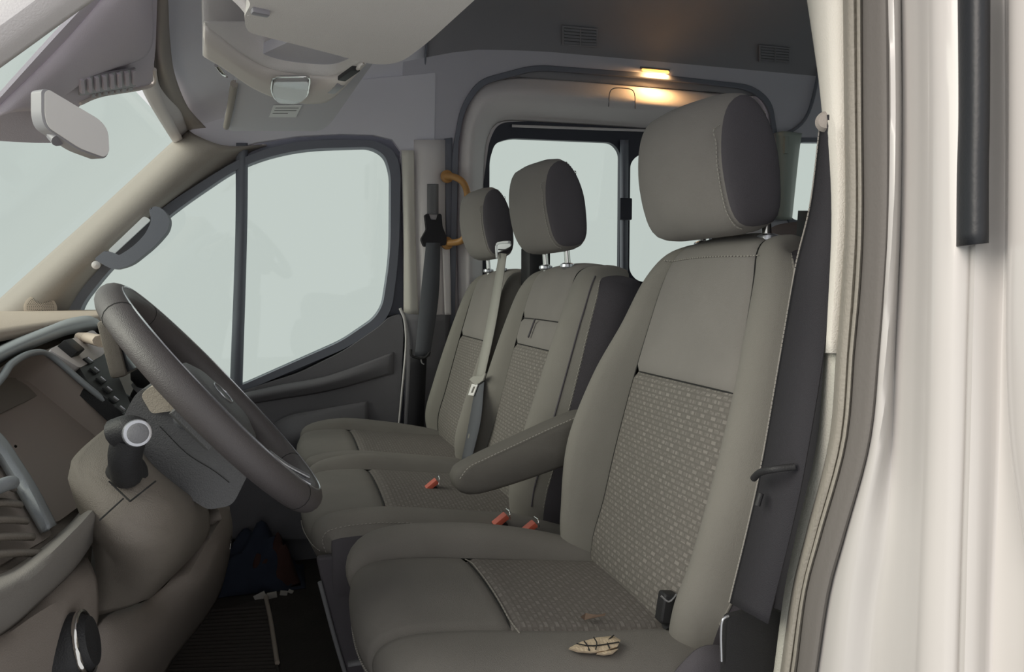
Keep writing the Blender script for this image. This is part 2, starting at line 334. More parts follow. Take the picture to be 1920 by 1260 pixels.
# ---- windscreen
ws = grid('window_1', [[(-0.30-(1.32-z)*1.0-0.05*math.sin(math.pi*(y-0.5)/1.85), y, z+0.02*math.sin(math.pi*(y-0.5)/1.85)*(z-0.8)) for y in np.linspace(0.40, 2.62, 16)] for z in np.linspace(0.80, 1.34, 10)], M['glass'], thick=0.005)
tag(ws, kind='structure')

# ---- passenger front door
d1 = empty('door_1', kind='structure')
g_out = rnd([(112, 700, 10), (118, 590, 30), (180, 500, 60), (300, 390, 60), (455, 292, 60), (560, 262, 60), (705, 262, 30), (742, 285, 30), (752, 320, 30), (748, 480, 60), (735, 580, 20), (712, 615, 20), (645, 655, 20), (455, 735, 10), (112, 800, 10)], 20, 6)
g_in = rnd([(140, 700, 10), (146, 580, 30), (210, 498, 60), (320, 400, 60), (455, 308, 60), (560, 279, 60), (695, 275, 24), (722, 290, 30), (733, 325, 30), (732, 480, 60), (718, 572, 20), (702, 598, 20), (640, 640, 20), (455, 722, 10), (140, 790, 10)], 20, 6)
sf = plate('window_seal', pxl(W, g_out, -0.015), (0, 0.05, 0), M['rubber'], d1, holes=[pxl(W, g_in, -0.015)], bevel=0.006, seg=3)
fo = rnd([(60, 760, 5), (90, 590, 30), (160, 490, 60), (285, 378, 60), (445, 276, 60), (555, 240, 40), (712, 240, 30), (758, 262, 20), (772, 320), (772, 600), (766, 900, 5), (60, 900, 5)], 16, 6)
hol = rnd([(142, 700, 10), (148, 580, 30), (212, 499, 60), (322, 402, 60), (457, 310, 60), (560, 281, 60), (694, 277, 24), (721, 292, 30), (731, 327, 30), (730, 480, 60), (716, 571, 20), (700, 596, 20), (640, 637, 20), (455, 719, 10), (142, 786, 10)], 20, 6)
plate('metal_frame', pxl(W, fo, 0.03), (0, 0.02, 0), M['rubber'], d1, holes=[pxl(W, hol, 0.03)])
gp = plate('window_glass', pxl(W, g_in, 0.012), (0, 0.004, 0), M['glass'], d1)
dv = rails('window_divider', [[W(463, 268, 0.0), W(461, 450, 0.0), W(452, 745, 0.0)], [W(455, 268, -0.016), W(452, 450, -0.016), W(443, 745, -0.016)], [W(444, 268, 0.0), W(443, 450, 0.0), W(432, 745, 0.0)]], M['rubber'], d1, thick=0.008)
card = plate('door_card', pxl(W, rnd([(100, 800), (300, 770), (455, 733, 10), (560, 700, 20), (645, 658, 20), (712, 612, 12), (728, 596, 6), (752, 588, 8), (757, 620, 10), (752, 720, 30), (741, 860, 8), (700, 1010), (100, 1010)], 10), -0.03), (0, 0.06, 0), M['door_dark'], d1, bevel=0.008, seg=3)
# raised and sunk shapes of the door card: waistline ledge, pull recess, map pocket edge
rails('waist_ledge', [[W(452, 738, -0.032), W(525, 722, -0.036), W(620, 703, -0.038), (W(738, 660, -0.032))], [W(452, 748, -0.045), W(525, 734, -0.052), W(620, 716, -0.052), W(738, 680, -0.034)], [W(452, 760, -0.032), W(525, 748, -0.034), W(620, 732, -0.034), W(738, 700, -0.030)]], M['door_dark'], d1, thick=0.003)
rails('armrest_ledge', [[W(505, 800, -0.031), W(540, 780, -0.05), W(600, 768, -0.055), W(690, 752, -0.034)], [W(500, 830, -0.045), W(545, 822, -0.09), W(610, 812, -0.09), W(690, 796, -0.05)], [W(510, 862, -0.031), W(560, 850, -0.06), W(620, 830, -0.06), W(690, 800, -0.031)]], M['door_dark'], d1, thick=0.003)
rails('armrest_shadow_groove', [[W(560, 836, -0.062), W(600, 826, -0.064), W(668, 800, -0.055)], [W(556, 846, -0.066), W(602, 838, -0.068), W(668, 812, -0.055)]], M['trim_mid'], d1, thick=0.002)  # thin grey strip along the door armrest
edge = tube('door_edge', [W(750, 578, -0.04), W(759, 602, -0.045), W(761, 650, -0.052), W(753, 740, -0.052), W(742, 862, -0.048)], .0042, M['near_edge'], d1, n=40, seg=8, flat=(.8, 1.2))

# ---- passenger B-pillar trim
t2 = empty('trim_2', kind='structure')
rails('pillar_edge_strip', [[W(753, 282, -0.02), W(757, 420, -0.02), W(757, 585, -0.02)], [W(764, 282, -0.03), W(766, 420, -0.032), W(770, 590, -0.03)], [W(776, 282, -0.022), W(778, 420, -0.022), W(784, 590, -0.022)]], M['trim_near'], t2, thick=0.003)
rails('pillar_cover', [[W(776, 262, -0.002), W(776, 420, -0.002), W(780, 590, -0.002), W(764, 880, -0.002)], [W(795, 262, -0.035), W(795, 420, -0.035), W(800, 590, -0.035), W(785, 880, -0.035)], [W(820, 262, -0.035), W(820, 420, -0.035), W(825, 590, -0.035), W(820, 880, -0.035)], [W(836, 262, 0), W(836, 420, 0), W(840, 590, 0), W(840, 880, 0)]], M['trim_grey'], t2, thick=0.003)
rails('lower_pillar_cover', [[W(758, 588, -0.036), W(762, 700, -0.036), W(752, 900, -0.036)], [W(790, 590, -0.05), W(790, 700, -0.05), W(780, 900, -0.05)], [W(843, 590, -0.036), W(843, 700, -0.036), W(840, 900, -0.036)]], M['door_dark'], t2, thick=0.003)
rails('dark_gap', [[W(833, 260, -0.004), W(836, 400, -0.004), W(840, 600, -0.004)], [W(848, 258, -0.004), W(850, 400, -0.004), W(853, 600, -0.004)]], M['rubber'], t2, thick=0.003)
rails('buckle_rail_strip', [[W(829, 455, -0.04), W(834, 590, -0.04)], [W(843, 455, -0.04), W(846, 590, -0.04)]], M['trim_grey'], t2, thick=0.004)

# ---- sliding door
d2 = empty('door_2', kind='structure')
def shrink(pts, s, c=(1150, 500)): return [((p[0]-c[0])*s+c[0], (p[1]-c[1])*s+c[1]) for p in pts]
seal = plate('door_seal', slw, (0, -0.012, 0), M['rubber'], d2, holes=[[np.array([max(slw[0][0]+.02, min(slw[-1][0]-.02, p[0])), p[1], p[2]]) for p in [((q-np.array([1.05, 2.3, .8]))*np.array([.975, 1, .978])+np.array([1.05, 2.3, .8])) for q in slw]]], bevel=0.004)
win_o = rnd([(903, 700), (906, 350), (918, 262), (935, 230, 24), (1000, 227, 10), (1320, 246, 20), (1345, 290, 20), (1345, 590, 20), (1000, 580)], 20, 6)
pan = [((q-np.array([1.05, 2.3, .8]))*np.array([1.02, 1, 1.02])+np.array([1.05, 2.3+0.0, .8])) for q in slw]
door_panel = plate('door_panel', [p+np.array([0, 0.034, 0]) for p in pan], (0, 0.02, 0), M['trim_grey'], d2, holes=[pxl(W, win_o, 0.034)], bevel=0.008, seg=3)
# raised roll of the door trim around the window, catching the light
rolln = [(880, 640), (878, 360), (884, 250), (905, 195), (950, 178), (1050, 182), (1200, 196), (1340, 212), (1395, 235), (1412, 300), (1412, 480)]
rails('window_surround', [pxl(W, [(860, 640), (858, 360), (866, 240), (892, 172), (945, 148), (1050, 150), (1200, 163), (1370, 180), (1425, 205), (1438, 300), (1440, 480)], 0.012),
                          pxl(W, rolln, -0.035),
                          pxl(W, [(898, 640), (898, 360), (905, 262), (925, 222), (960, 212), (1050, 216), (1200, 229), (1330, 244), (1365, 262), (1385, 320), (1385, 480)], 0.004),
                          pxl(W, [(904, 640), (905, 360), (912, 264), (930, 232), (960, 226), (1050, 230), (1200, 240), (1320, 252), (1345, 272), (1360, 320), (1360, 480)], 0.03)], M['trim_grey'], d2, n=60, k=6, thick=0.004)
w_l = rnd([(917, 650), (918, 300), (928, 268), (958, 259), (1148, 267), (1163, 285), (1161, 530), (1148, 549), (1100, 552), (960, 650)], 12, 5)
w_r = rnd([(1180, 510), (1182, 305), (1198, 289), (1330, 294), (1336, 310), (1334, 520), (1320, 532), (1196, 528)], 12, 5)
plate('window_frame', pxl(W, win_o, 0.03), (0, 0.02, 0), M['frame'], d2, holes=[pxl(W, w_l, 0.03), pxl(W, w_r, 0.03)], bevel=0.004)
plate('window_glass', pxl(W, w_l, 0.045), (0, 0.003, 0), M['glass'], d2)
plate('window_glass', pxl(W, w_r, 0.045), (0, 0.003, 0), M['glass'], d2)
rails('glass_runner', [[W(1163, 262, 0.02), W(1163, 560, 0.02)], [W(1170, 262, 0.008), W(1169, 560, 0.008)], [W(1178, 262, 0.02), W(1176, 560, 0.02)]], M['rubber'], d2, thick=0.003)
box('window_latch', W(1172, 392, 0.0), (0.045, 0.02, 0.075), M['frame'], d2, bevel=0.006)
rails('top_runner', [[W(960, 234, 0.02), W(1240, 244, 0.02)], [W(960, 238, 0.014), W(1240, 248, 0.014)]], M['trim_grey'], d2, thick=0.003)
tube('pull_hatch_outline', [W(a, b, -.0365+.002*(200-b)/35) for a, b in [(1141, 200), (1143, 175), (1150, 166), (1166, 165), (1184, 168), (1190, 178), (1191, 204)]], .0016, M['trim_mid'], d2, n=30, seg=6)
plate('lower_panel', pxl(W, rnd([(1100, 585), (1240, 592), (1240, 640), (1100, 640)], 4), -0.005), (0, 0.02, 0), M['wood'], d2, bevel=0.003)
rails('door_sill_rail', [[W(1090, 556, 0.0), W(1240, 560, 0.0)], [W(1090, 572, -0.02), W(1240, 578, -0.02)], [W(1090, 590, 0.0), W(1240, 598, 0.0)]], M['frame'], d2, thick=0.003)

# ---- rear part of the far side
t3 = empty('trim_3', kind='structure')
rails('pillar_panel', [pxl(W, [(1450, 250), (1451, 330), (1450, 412)], -0.004), pxl(W, [(1468, 246), (1466, 330), (1463, 412)], -0.05), pxl(W, [(1488, 248), (1482, 330), (1478, 412)], -0.05), pxl(W, [(1503, 250), (1497, 290), (1484, 412)], -0.01)], M['cpanel'], t3, thick=0.004)
rails('corner_strip', [pxl(W, [(1447, 252), (1447, 412)], -0.006), pxl(W, [(1456, 249), (1455, 412)], -0.022)], M['trim_beige'], t3, thick=0.003)
box('hook', W(1474, 272, -0.06), (0.018, 0.012, 0.06), M['cpanel'], t3, bevel=0.003)
rg = plate('window_5', pxl(W, rwin, 0.012), (0, 0.004, 0), M['glass']); tag(rg, kind='structure')
rs = plate('trim_4', pxl(W, rnd([(1476, 420), (1490, 258), (1650, 258), (1660, 430)], 14), -0.006), (0, 0.02, 0), M['rubber'], holes=[pxl(W, rwin, -0.006)], bevel=0.003); tag(rs, kind='structure')
cs = tube('trim_5', [W(1546, 60, -0.02), W(1530, 160, -0.012), W(1514, 215, -0.012), W(1490, 242, -0.012), W(1455, 256, -0.012)], 0.006, M['rubber'], n=20, seg=8); tag(cs, kind='structure')
# rear row seats glimpsed between the front ones
def pillow(name, prof, y0, y1, m, parent, n=18, rim=0.16, bulge=0.03, center=None):
    """side profile (x,z) swept across y, rounded towards both ends, front bulging"""
    P = cr(prof, 40, True); c = P.mean(0) if center is None else np.array(center); G = []
    for i in range(n):
        v = -1+2*i/(n-1); s = (1-abs(v)**6*rim); 
        q = (P-c)*s+c; f = bulge*(1-v*v)
        G.append([(x-(f if x < c[0] else 0)*min(1, (c[0]-x)/0.04 if x < c[0] else 0), (y0+y1)/2+v*(y1-y0)/2, z) for x, z in q])
    return grid(name, G, m, parent, cl_u=True, cap=True, sharp=50)
for nm, px, py, w, h, y, lb in (('rear_seat', 1500, 560, 0.5, 0.43, 2.0, 'dark rear seat back right of the driver headrest, under the back window'),):
    c = U(px, py, Y=y); rsn = empty(nm, (0, 0, 0), lb, 'seat')
    top = U(px, 450 if px < 1200 else 412, Y=y)[2]; z1 = top
    pf = [(c[0]-0.02, 0.42), (c[0]-0.03, (z1+0.42)/2), (c[0], z1-0.05), (c[0]+0.03, z1), (c[0]+0.08, z1-0.02), (c[0]+0.10, z1-0.15), (c[0]+0.09, 0.42)]
    pillow('backrest', pf, y-w/2, y+w/2, M['cloth_side'], rsn)
    box('seat_cushion', (c[0]-0.2, y, 0.38), (0.45, w, 0.12), M['cloth_side'], rsn, bevel=0.03, seg=4)
    box('pedestal', (c[0]-0.15, y, 0.16), (0.3, w*0.7, 0.32), M['dark'], rsn, bevel=0.01)
    settle(rsn, (c[0], y, 0))

# ---- passenger A-pillar trim with tweeter grille
t6 = empty('trim_6', kind='structure')
def Y_(y): return lambda px, py: U(px, py, Y=y)
rails('pillar_cover', [pxl(Y_(2.33), [(-190, 735), (0, 562), (180, 400), (330, 262), (352, 244)]),
                       pxl(Y_(2.27), [(-160, 735), (20, 578), (210, 405), (352, 275), (375, 258)]),
                       pxl(Y_(2.27), [(-60, 735), (95, 560), (245, 420), (385, 300), (430, 275)]),
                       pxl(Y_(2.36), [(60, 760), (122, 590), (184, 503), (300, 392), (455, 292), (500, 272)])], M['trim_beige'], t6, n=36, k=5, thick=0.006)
gc = U(76, 578, Y=2.262)
lathe('speaker_grille', [(0.0, -0.006), (0.036, -0.006), (0.038, 0.0), (0.033, 0.003), (0.0, 0.005)], gc, (0.35, -0.93, 0.2), M['dash_top'], t6)
vs = []; fs = []
for r_ in range(1, 8):
    for q in range(r_*6):
        a = 2*math.pi*q/(r_*6); Bm = basis((0.93, 0.35, 0), (-0.07, 0.19, 0.98)); p = Vector(gc)+Vector((0.35, -0.93, 0.2)).normalized()*0.0055+Bm@Vector((math.cos(a), math.sin(a), 0))*r_*0.0042
        k0 = len(vs)
        for j in range(4): vs.append(p+Bm@Vector((math.cos(j*math.pi/2), math.sin(j*math.pi/2), 0))*0.0012)
        fs.append((k0, k0+1, k0+2, k0+3))
tag(mesh('grille_holes', vs, fs, M['dark'], t6, None, fix=False), kind='stuff')
ash = rails('pillar_head_trim', [[U(352, 244, Y=2.33), U(330, 215, Y=2.2), U(302, 165, Y=1.95), U(292, 90, Y=1.7), U(290, -20, Y=1.45)],
                                 [U(366, 240, Y=2.28), U(340, 205, Y=2.15), U(316, 155, Y=1.9), U(302, 90, Y=1.66), U(300, -20, Y=1.42)],
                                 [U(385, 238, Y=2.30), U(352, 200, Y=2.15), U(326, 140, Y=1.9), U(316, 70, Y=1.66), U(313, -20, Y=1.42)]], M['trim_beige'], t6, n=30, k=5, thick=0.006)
# near A-pillar at the top left
t7 = rails('trim_7', [[U(-330, 340, Y=0.60), U(0, 108, Y=0.60), U(150, 0, Y=0.60), U(420, -190, Y=0.60)], [U(-330, 290, Y=0.55), U(-30, 70, Y=0.55), U(110, -30, Y=0.55), U(390, -230, Y=0.55)], [U(-360, 200, Y=0.56), U(-90, 0, Y=0.56), U(40, -90, Y=0.56), U(350, -290, Y=0.56)]], M['trim_grey'], thick=0.01)
tag(t7, kind='structure')
t8 = rails('trim_8', [[U(-330, 350, Y=0.615), U(0, 114, Y=0.615), U(154, 2, Y=0.615), U(420, -186, Y=0.615)], [U(-330, 342, Y=0.60), U(0, 107, Y=0.60), U(149, -3, Y=0.60), U(416, -191, Y=0.60)]], mat('amber_edge', (0.55, 0.22, 0.10), 0.5), thick=0.004)
tag(t8, kind='structure')

# ---- driver's side B-pillar: inner trim, rubber seal, white door jamb
def XR(x, pts): return [U(a, b, X=x) for a, b in pts]
ys = (-70, 200, 400, 530, 660, 830, 1000, 1110, 1250, 1360)
def rr(xs_, X): return [U(a, b, X=X) for a, b in zip(xs_, ys)]
t9 = empty('trim_9', kind='structure')
e0 = (1520, 1545, 1562, 1556, 1549, 1536, 1497, 1474, 1455, 1440)
e1 = (1582, 1585, 1587, 1580, 1571, 1557, 1514, 1487, 1467, 1452)
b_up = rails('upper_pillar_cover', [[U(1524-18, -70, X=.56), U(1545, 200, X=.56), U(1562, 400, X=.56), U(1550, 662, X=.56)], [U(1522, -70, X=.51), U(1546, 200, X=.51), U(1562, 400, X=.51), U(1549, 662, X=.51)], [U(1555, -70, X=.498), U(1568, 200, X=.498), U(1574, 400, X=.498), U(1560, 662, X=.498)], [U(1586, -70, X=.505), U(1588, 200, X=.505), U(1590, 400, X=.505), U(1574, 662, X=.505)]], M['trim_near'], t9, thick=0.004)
lo = [4, 5, 6, 7, 8, 9]
def rl2(xx, X): return [U(xx[i], ys[i]+(3 if i == 4 else 0), X=X) for i in lo]
rails('lower_pillar_cover', [rl2([a+12 for a in e0], .57), rl2(e0, .515), rl2([(a+b)/2 for a, b in zip(e0, e1)], .508), rl2([b+4 for b in e1], .51)], mat('pillar_trim_low', (0.48, 0.475, 0.42), 0.7, bump=0.5, scale=500), t9, thick=0.004)
dk = rails('dark_pillar_panel', [[U(1500, 395, X=.80), U(1480, 640, X=.78), U(1430, 900, X=.74), U(1370, 1120, X=.70), U(1330, 1330, X=.70)], [U(1565, 395, X=.585), U(1556, 640, X=.575), U(1528, 900, X=.57), U(1482, 1120, X=.56), U(1455, 1330, X=.56)]], M['belt'], t9, thick=0.006)
t10 = empty('trim_10', kind='structure')
s1 = e1; s2 = (1606, 1608, 1609, 1604, 1593, 1578, 1532, 1504, 1484, 1468); s3 = (1616, 1617, 1619, 1614, 1602, 1587, 1541, 1512, 1495, 1478)
s4 = (1663, 1667, 1665, 1658, 1648, 1629, 1583, 1553, 1531, 1514)
mid = lambda a, b, t: [x*(1-t)+y*t for x, y in zip(a, b)]
rails('bulb_seal', [rr(s1, .505), rr(mid(s1, s2, .3), .488), rr(mid(s1, s2, .75), .486), rr(s2, .500)], M['rubber_brown'], t10, n=40, k=6, thick=0.003)
rails('seal_lip', [rr(s2, .500), rr(mid(s2, s3, .5), .484), rr(s3, .500)], M['rubber_brown'], t10, n=40, k=6, thick=0.003)
rails('seal_flange', [rr(s3, .500), rr(mid(s3, s4, .12), .487), rr(mid(s3, s4, .5), .484), rr(mid(s3, s4, .9), .484), rr(s4, .492)], M['rubber_flat'], t10, n=40, k=6, thick=0.003)
w = {0: s4,
     1: (1672, 1676, 1674, 1668, 1660, 1648, 1612, 1592, 1575, 1560),
     2: (1690, 1692, 1690, 1686, 1680, 1675, 1668, 1652, 1640, 1630),
     3: (1722, 1724, 1722, 1720, 1716, 1712, 1705, 1700, 1692, 1686),
     4: (1755, 1757, 1757, 1755, 1752, 1748, 1740, 1735, 1730, 1726),
     5: (1798, 1800, 1800, 1798, 1795, 1792, 1786, 1782, 1778, 1774),
     6: (1822, 1824, 1822, 1819, 1815, 1811, 1806, 1803, 1799, 1796)}
wl_ = plate  # noqa
jamb = empty('wall_left', kind='structure')
rails('door_jamb', [rr(w[0], .494), rr(w[1], .487), rr(w[2], .505), rr(w[3], .493), rr(w[4], .472), rr(w[5], .474), rr(w[6], .480)], M['paint'], jamb, n=50, k=6, thick=0.004)
w6b = [a+2 for a in w[6]]
w7 = (1845, 1848, 1846, 1843, 1840, 1838, 1834, 1831, 1827, 1824)
w8 = (1885, 1886, 1886, 1884, 1880, 1876, 1870, 1866, 1862, 1858)
w9 = (1897, 1897, 1896, 1894, 1893, 1899, 1918, 1935, 1930, 1915)
w10 = (1908, 1908, 1907, 1904, 1903, 1910, 1932, 1950, 1944, 1928)
w11 = (2010,)*10
rails('body_side', [rr(w6b, .482), rr([a+8 for a in w6b], .474), rr(w7, .478), rr(w8, .492), rr(w9, .484), rr(w10, .465), rr(w11, .452)], M['paint'], jamb, n=50, k=6, thick=0.004)
seam = rails('panel_seam', [rr([a-1 for a in w[6]], .483), rr([a+3 for a in w6b], .483)], mat('seam_sealer', (0.35, 0.33, 0.32), 0.7), jamb, n=50, k=3, thick=0.002)
bs = [(1801, -70), (1803, 200), (1800, 330), (1799, 462)]; be = [(1851, -70), (1850, 200), (1848, 330), (1848, 456)]
ms_ = lambda t, d: [U(a[0]*(1-t)+b[0]*t, a[1]*(1-t)+b[1]*t, X=d) for a, b in zip(bs, be)]
t11 = rails('trim_11', [ms_(0, .474), ms_(.04, .460), ms_(.45, .452), ms_(.85, .455), ms_(.97, .460), ms_(1, .474)], M['black'], n=24, k=6, thick=0.004); tag(t11, kind='structure')

# ================================================================ ROOF FITTINGS
def vent(pxs, label, y=2.1):
    c = [U(a, b, Y=y) for a, b in pxs]; n_ = np.cross(c[1]-c[0], c[3]-c[0]); n_ /= np.linalg.norm(n_)
    if n_[2] > 0: n_ = -n_
    v = empty('air_vent', (0, 0, 0), label, 'vent', 'slotted outlets in the rear headliner')
    L = lambda s, t, o: (c[0]*(1-s)+c[1]*s)*(1-t)+(c[3]*(1-s)+c[2]*s)*t+n_*o
    plate('backing', [L(0, 0, .006), L(1, 0, .006), L(1, 1, .006), L(0, 1, .006)], n_*-0.003, M['trim_mid'], v)
    plate('frame', [L(-.06, -.12, .004), L(1.06, -.12, .004), L(1.06, 1.12, .004), L(-.06, 1.12, .004)], n_*0.008, M['liner_rear'], v, holes=[[L(0, 0, .004), L(1, 0, .004), L(1, 1, .004), L(0, 1, .004)]], bevel=0.002)
    for i in range(5):
        t = (i+.5)/5; plate('slat', [L(0, t-.05, .008), L(1, t-.05, .008), L(1, t+.05, .013), L(0, t+.05, .013)], n_*0.002, M['liner_rear'], v)
    plate('mullion', [L(.48, 0, .012), L(.52, 0, .012), L(.52, 1, .012), L(.48, 1, .012)], n_*0.002, M['liner_rear'], v)
    settle(v, (c[0]+c[2])/2)
def ceil_hit(px, py):
    """point where the line of sight meets the curved headliner"""
    r = ray(px, py); r = r/np.linalg.norm(r)
    for s in np.arange(0.8, 4, 0.004):
        p = CC+r*s; a, b = z0(p[0]), zt(p[0]); yf = wy(a, .005)
        if p[2] > a:
            t = math.asin(min(1, (p[2]-a)/(b-a))); y = yf-0.5*(1-math.cos(t))**1.15
            if p[1] > y: return p
    return CC+r*2.4
h1 = ceil_hit(1085, 65); h2 = ceil_hit(1450, 100)
def ventq(px, py, w_, h_): return [ceil_hit(px-w_, py-h_-2), ceil_hit(px+w_, py-h_+3), ceil_hit(px+w_, py+h_+2), ceil_hit(px-w_, py+h_-2)]
_U = U
for (px, py, w_, h_, lb) in ((1086, 66, 30, 15, 'slotted grey air outlet in headliner, left of amber roof lamp'), (1450, 100, 26, 13, 'slotted grey air outlet in headliner, right of amber roof lamp')):
    q = ventq(px, py, w_, h_)
    U = lambda a, b, Y=0: a      # the corners are already 3-D here
    vent([(p, 0) for p in q], lb); U = _U
al = empty('roof_lamp', (0, 0, 0), 'glowing amber courtesy lamp above the sliding door', 'lamp')
ac = ceil_hit(1226, 128); ax = ceil_hit(1256, 131)-ceil_hit(1196, 126); ax /= np.linalg.norm(ax)
Bx = basis(ax, (0, -0.75, -0.65))
box('lens', ac+np.array([0, -0.012, -0.012]), (0.098, 0.014, 0.006), M['amber'], al, rot=Bx, bevel=0.004, seg=3)
box('housing', ac+np.array([0, -0.004, -0.002]), (0.110, 0.018, 0.007), M['trim_mid'], al, rot=Bx, bevel=0.004, seg=3)
settle(al, ac)
ll = bpy.data.lights.new('roof_lamp_light', 'AREA'); ll.energy = 0.55; ll.color = (1.0, 0.55, 0.22); ll.shape = 'RECTANGLE'; ll.size = 0.09; ll.size_y = 0.02
lo_ = bpy.data.objects.new('roof_lamp_light', ll); COL.objects.link(lo_); lo_.location = ac+np.array([0, -0.03, -0.022]); lo_.rotation_euler = Vector((-0.1, 0.35, -0.93)).to_track_quat('-Z', 'Y').to_euler()

# driver's sun visor (large, near the camera)
sv = empty('sun_visor', (0, 0, 0), 'large grey driver sun visor folded up under the headliner', 'sun visor')
vz = 1.215
vis = rnd([(470, 8, 6), (432, -60), (560, -150), (960, -60), (890, 0, 20), (800, 82, 30), (750, 119, 26), (700, 122, 26), (600, 95, 60), (500, 70, 30), (462, 60, 14), (458, 30, 6)], 14, 6)
vo = plate('panel', [U(a, b, Z=vz) for a, b in vis], (0, 0, 0.022), M['visor'], sv, bevel=0.008, seg=4)
tube('hinge_arm', [U(436, -12, Z=vz+.02), U(455, 6, Z=vz+.012), U(470, 24, Z=vz+.004)], 0.006, M['trim_grey'], sv, n=12)
box('clip', U(488, 22, Z=vz-.002), (0.020, 0.012, 0.008), M['mirror_shell'], sv, rot=Matrix.Rotation(0.3, 3, 'Z'), bevel=0.004)
settle(sv, U(470, 20, Z=vz))
# overhead console with reading lamp
oc = empty('overhead_console', (0, 0, 0), 'pale overhead console with clear reading lamp above windscreen centre', 'console')
zc = 1.262
upo = [(384, 46), (430, 84), (470, 112), (510, 130), (560, 139), (620, 142), (655, 132), (678, 116)]
loo = [(382, 104), (425, 130), (468, 160), (505, 178), (548, 190), (590, 193), (622, 184), (684, 120)]
rails('lower_face', [[U(a, b, Z=zc+0.01) for a, b in upo], [U(a*.5+c*.5, b*.5+d*.5, Z=zc-0.004) for (a, b), (c, d) in zip(upo, loo)], [U(a, b, Z=zc) for a, b in loo]], M['console'], oc, n=40, k=5, thick=0.004)
sd = [U(a, b, Z=zc+0.01) for a, b in upo]
tp_ = [U(a, min(b-3, 40), Y=p[1]-.004) for (a, b), p in zip(upo, sd)]
rails('side_face', [sd, [(p+q)/2+np.array([0, -.006, 0]) for p, q in zip(sd, tp_)], tp_], M['visor'], oc, n=40, k=5, thick=0.004)
fr_ = [U(a, b, Z=zc) for a, b in loo]
rails('back_face', [fr_, [p+np.array([0, 0.006, 0.06]) for p in fr_], [p+np.array([0, 0.006, 0.15]) for p in fr_]], M['visor'], oc, n=40, k=5, thick=0.004)
lm = plate('reading_lamp', [U(a, b, Z=zc-0.004) for a, b in rnd([(513, 146), (580, 145), (574, 178), (556, 189), (520, 187), (510, 170)], 8)], (0, 0, -0.007), M['clear'], oc, bevel=0.004, seg=3)
plate('lamp_reflector', [U(a, b, Z=zc-0.003) for a, b in rnd([(524, 152), (566, 151), (562, 176), (548, 183), (526, 182)], 6)], (0, 0, 0.002), M['silver'], lm)
tube('lamp_bezel', [U(a, b, Z=zc-0.006) for a, b in rnd([(511, 144), (582, 143), (576, 180), (557, 191), (518, 189), (508, 170)], 8)], 0.0022, M['chrome'], oc, n=40, closed=True, seg=6)
for (a, b, c, d) in ((640, 148, 668, 128), (620, 172, 640, 156)):
    p, q = U(a, b, Z=zc-.003), U(c, d, Z=zc-.003); mm = (p+q)/2
    box('switch', mm, (np.linalg.norm(q-p), 0.014, 0.008), M['dark'] if a == 640 else M['mirror_shell'], oc, rot=basis(q-p, (0.3, 1, 0)), bevel=0.003)
settle(oc, U(500, 160, Z=zc))
# passenger's sun visor with its label
pv = empty('sun_visor', (0, 0, 0), 'passenger sun visor with pale sticker, beyond the overhead console', 'sun visor')
pz = 1.262+0.028
pvo = rnd([(420, 236), (452, 120), (560, 70), (735, 70), (700, 118, 10), (620, 232, 14), (600, 246, 10), (432, 246, 10)], 10, 5)
plate('panel', [U(a, b, Z=pz) for a, b in pvo], (0, 0, 0.018), M['visor_far'], pv, bevel=0.006, seg=3)
tube('edge_rod', [U(439, 157, Z=pz-.002), U(432, 200, Z=pz-.002), U(424, 238, Z=pz-.002)], 0.007, M['trim_beige'], pv, n=12)
plate('sticker', [U(a, b, Z=pz-0.001) for a, b in [(504, 219), (513, 197), (566, 197), (555, 219)]], (0, 0, -0.001), M['label'], pv)
for i, (y_, x0_, x1_) in enumerate(((202, 516, 560), (207, 514, 556), (212, 511, 540))):
    plate('print_line', [U(a, b, Z=pz-0.0022) for a, b in [(x0_, y_+1), (x0_+.6, y_), (x1_, y_), (x1_-.4, y_+1)]], (0, 0, -0.0003), M['trim_mid'], pv)
tube('bracket', [U(406, 122, Z=pz), U(418, 138, Z=pz-.006), U(424, 142, Z=pz)], 0.004, M['chrome'], pv, n=10)
settle(pv, U(520, 200, Z=pz))

# sensor shroud at the head of the windscreen and the rear-view mirror
ss = empty('sensor_shroud', (0, 0, 0), 'purple-grey vented plastic shroud at the top of the windscreen', 'shroud')
SP, SN = (-0.285, 1.5, 1.30), (1, 0, -0.98)
S_ = lambda a, b, o=0.0: UP(a, b, (SP[0]+o, SP[1], SP[2]), SN)
so = rnd([(205, -40, 2), (90, 84, 40), (-60, 250, 10), (-40, 262, 10), (60, 268, 20), (104, 268, 10), (150, 196, 12), (190, 178, 12), (284, 160, 12), (292, 90, 20), (296, -40, 2)], 14, 6)
plate('cover', [S_(a, b) for a, b in so], (-0.004, 0, 0.004), M['shroud'], ss, bevel=0.002, seg=3)
rails('bulge', [[S_(214, -30, 0.0), S_(110, 90, .0), S_(-40, 235, .0)], [S_(240, -30, .018), S_(170, 70, .018), S_(20, 210, .018)], [S_(262, -30, .022), S_(235, 70, .022), S_(90, 200, .018)], [S_(284, -30, .004), S_(276, 100, .004), S_(150, 140, .004)]], M['shroud'], ss, n=24, k=6, thick=0.003)
vq = lambda u, v, o: S_(150+u*98, 146+v*26-u*16, o)
plate('vent_frame', [vq(-.04, -.15, .014), vq(1.04, -.15, .014), vq(1.04, 1.15, .014), vq(-.04, 1.15, .014)], (.003, 0, -.003), M['mirror_shell'], ss, bevel=.001)
for i in range(8):
    u = i/7.0; plate('vent_rib', [vq(u-.035, 0, .018), vq(u+.03, 0, .018), vq(u+.05, 1, .018), vq(u-.015, 1, .018)], (0.004, 0, -0.004), M['shroud'], ss, bevel=0.001)
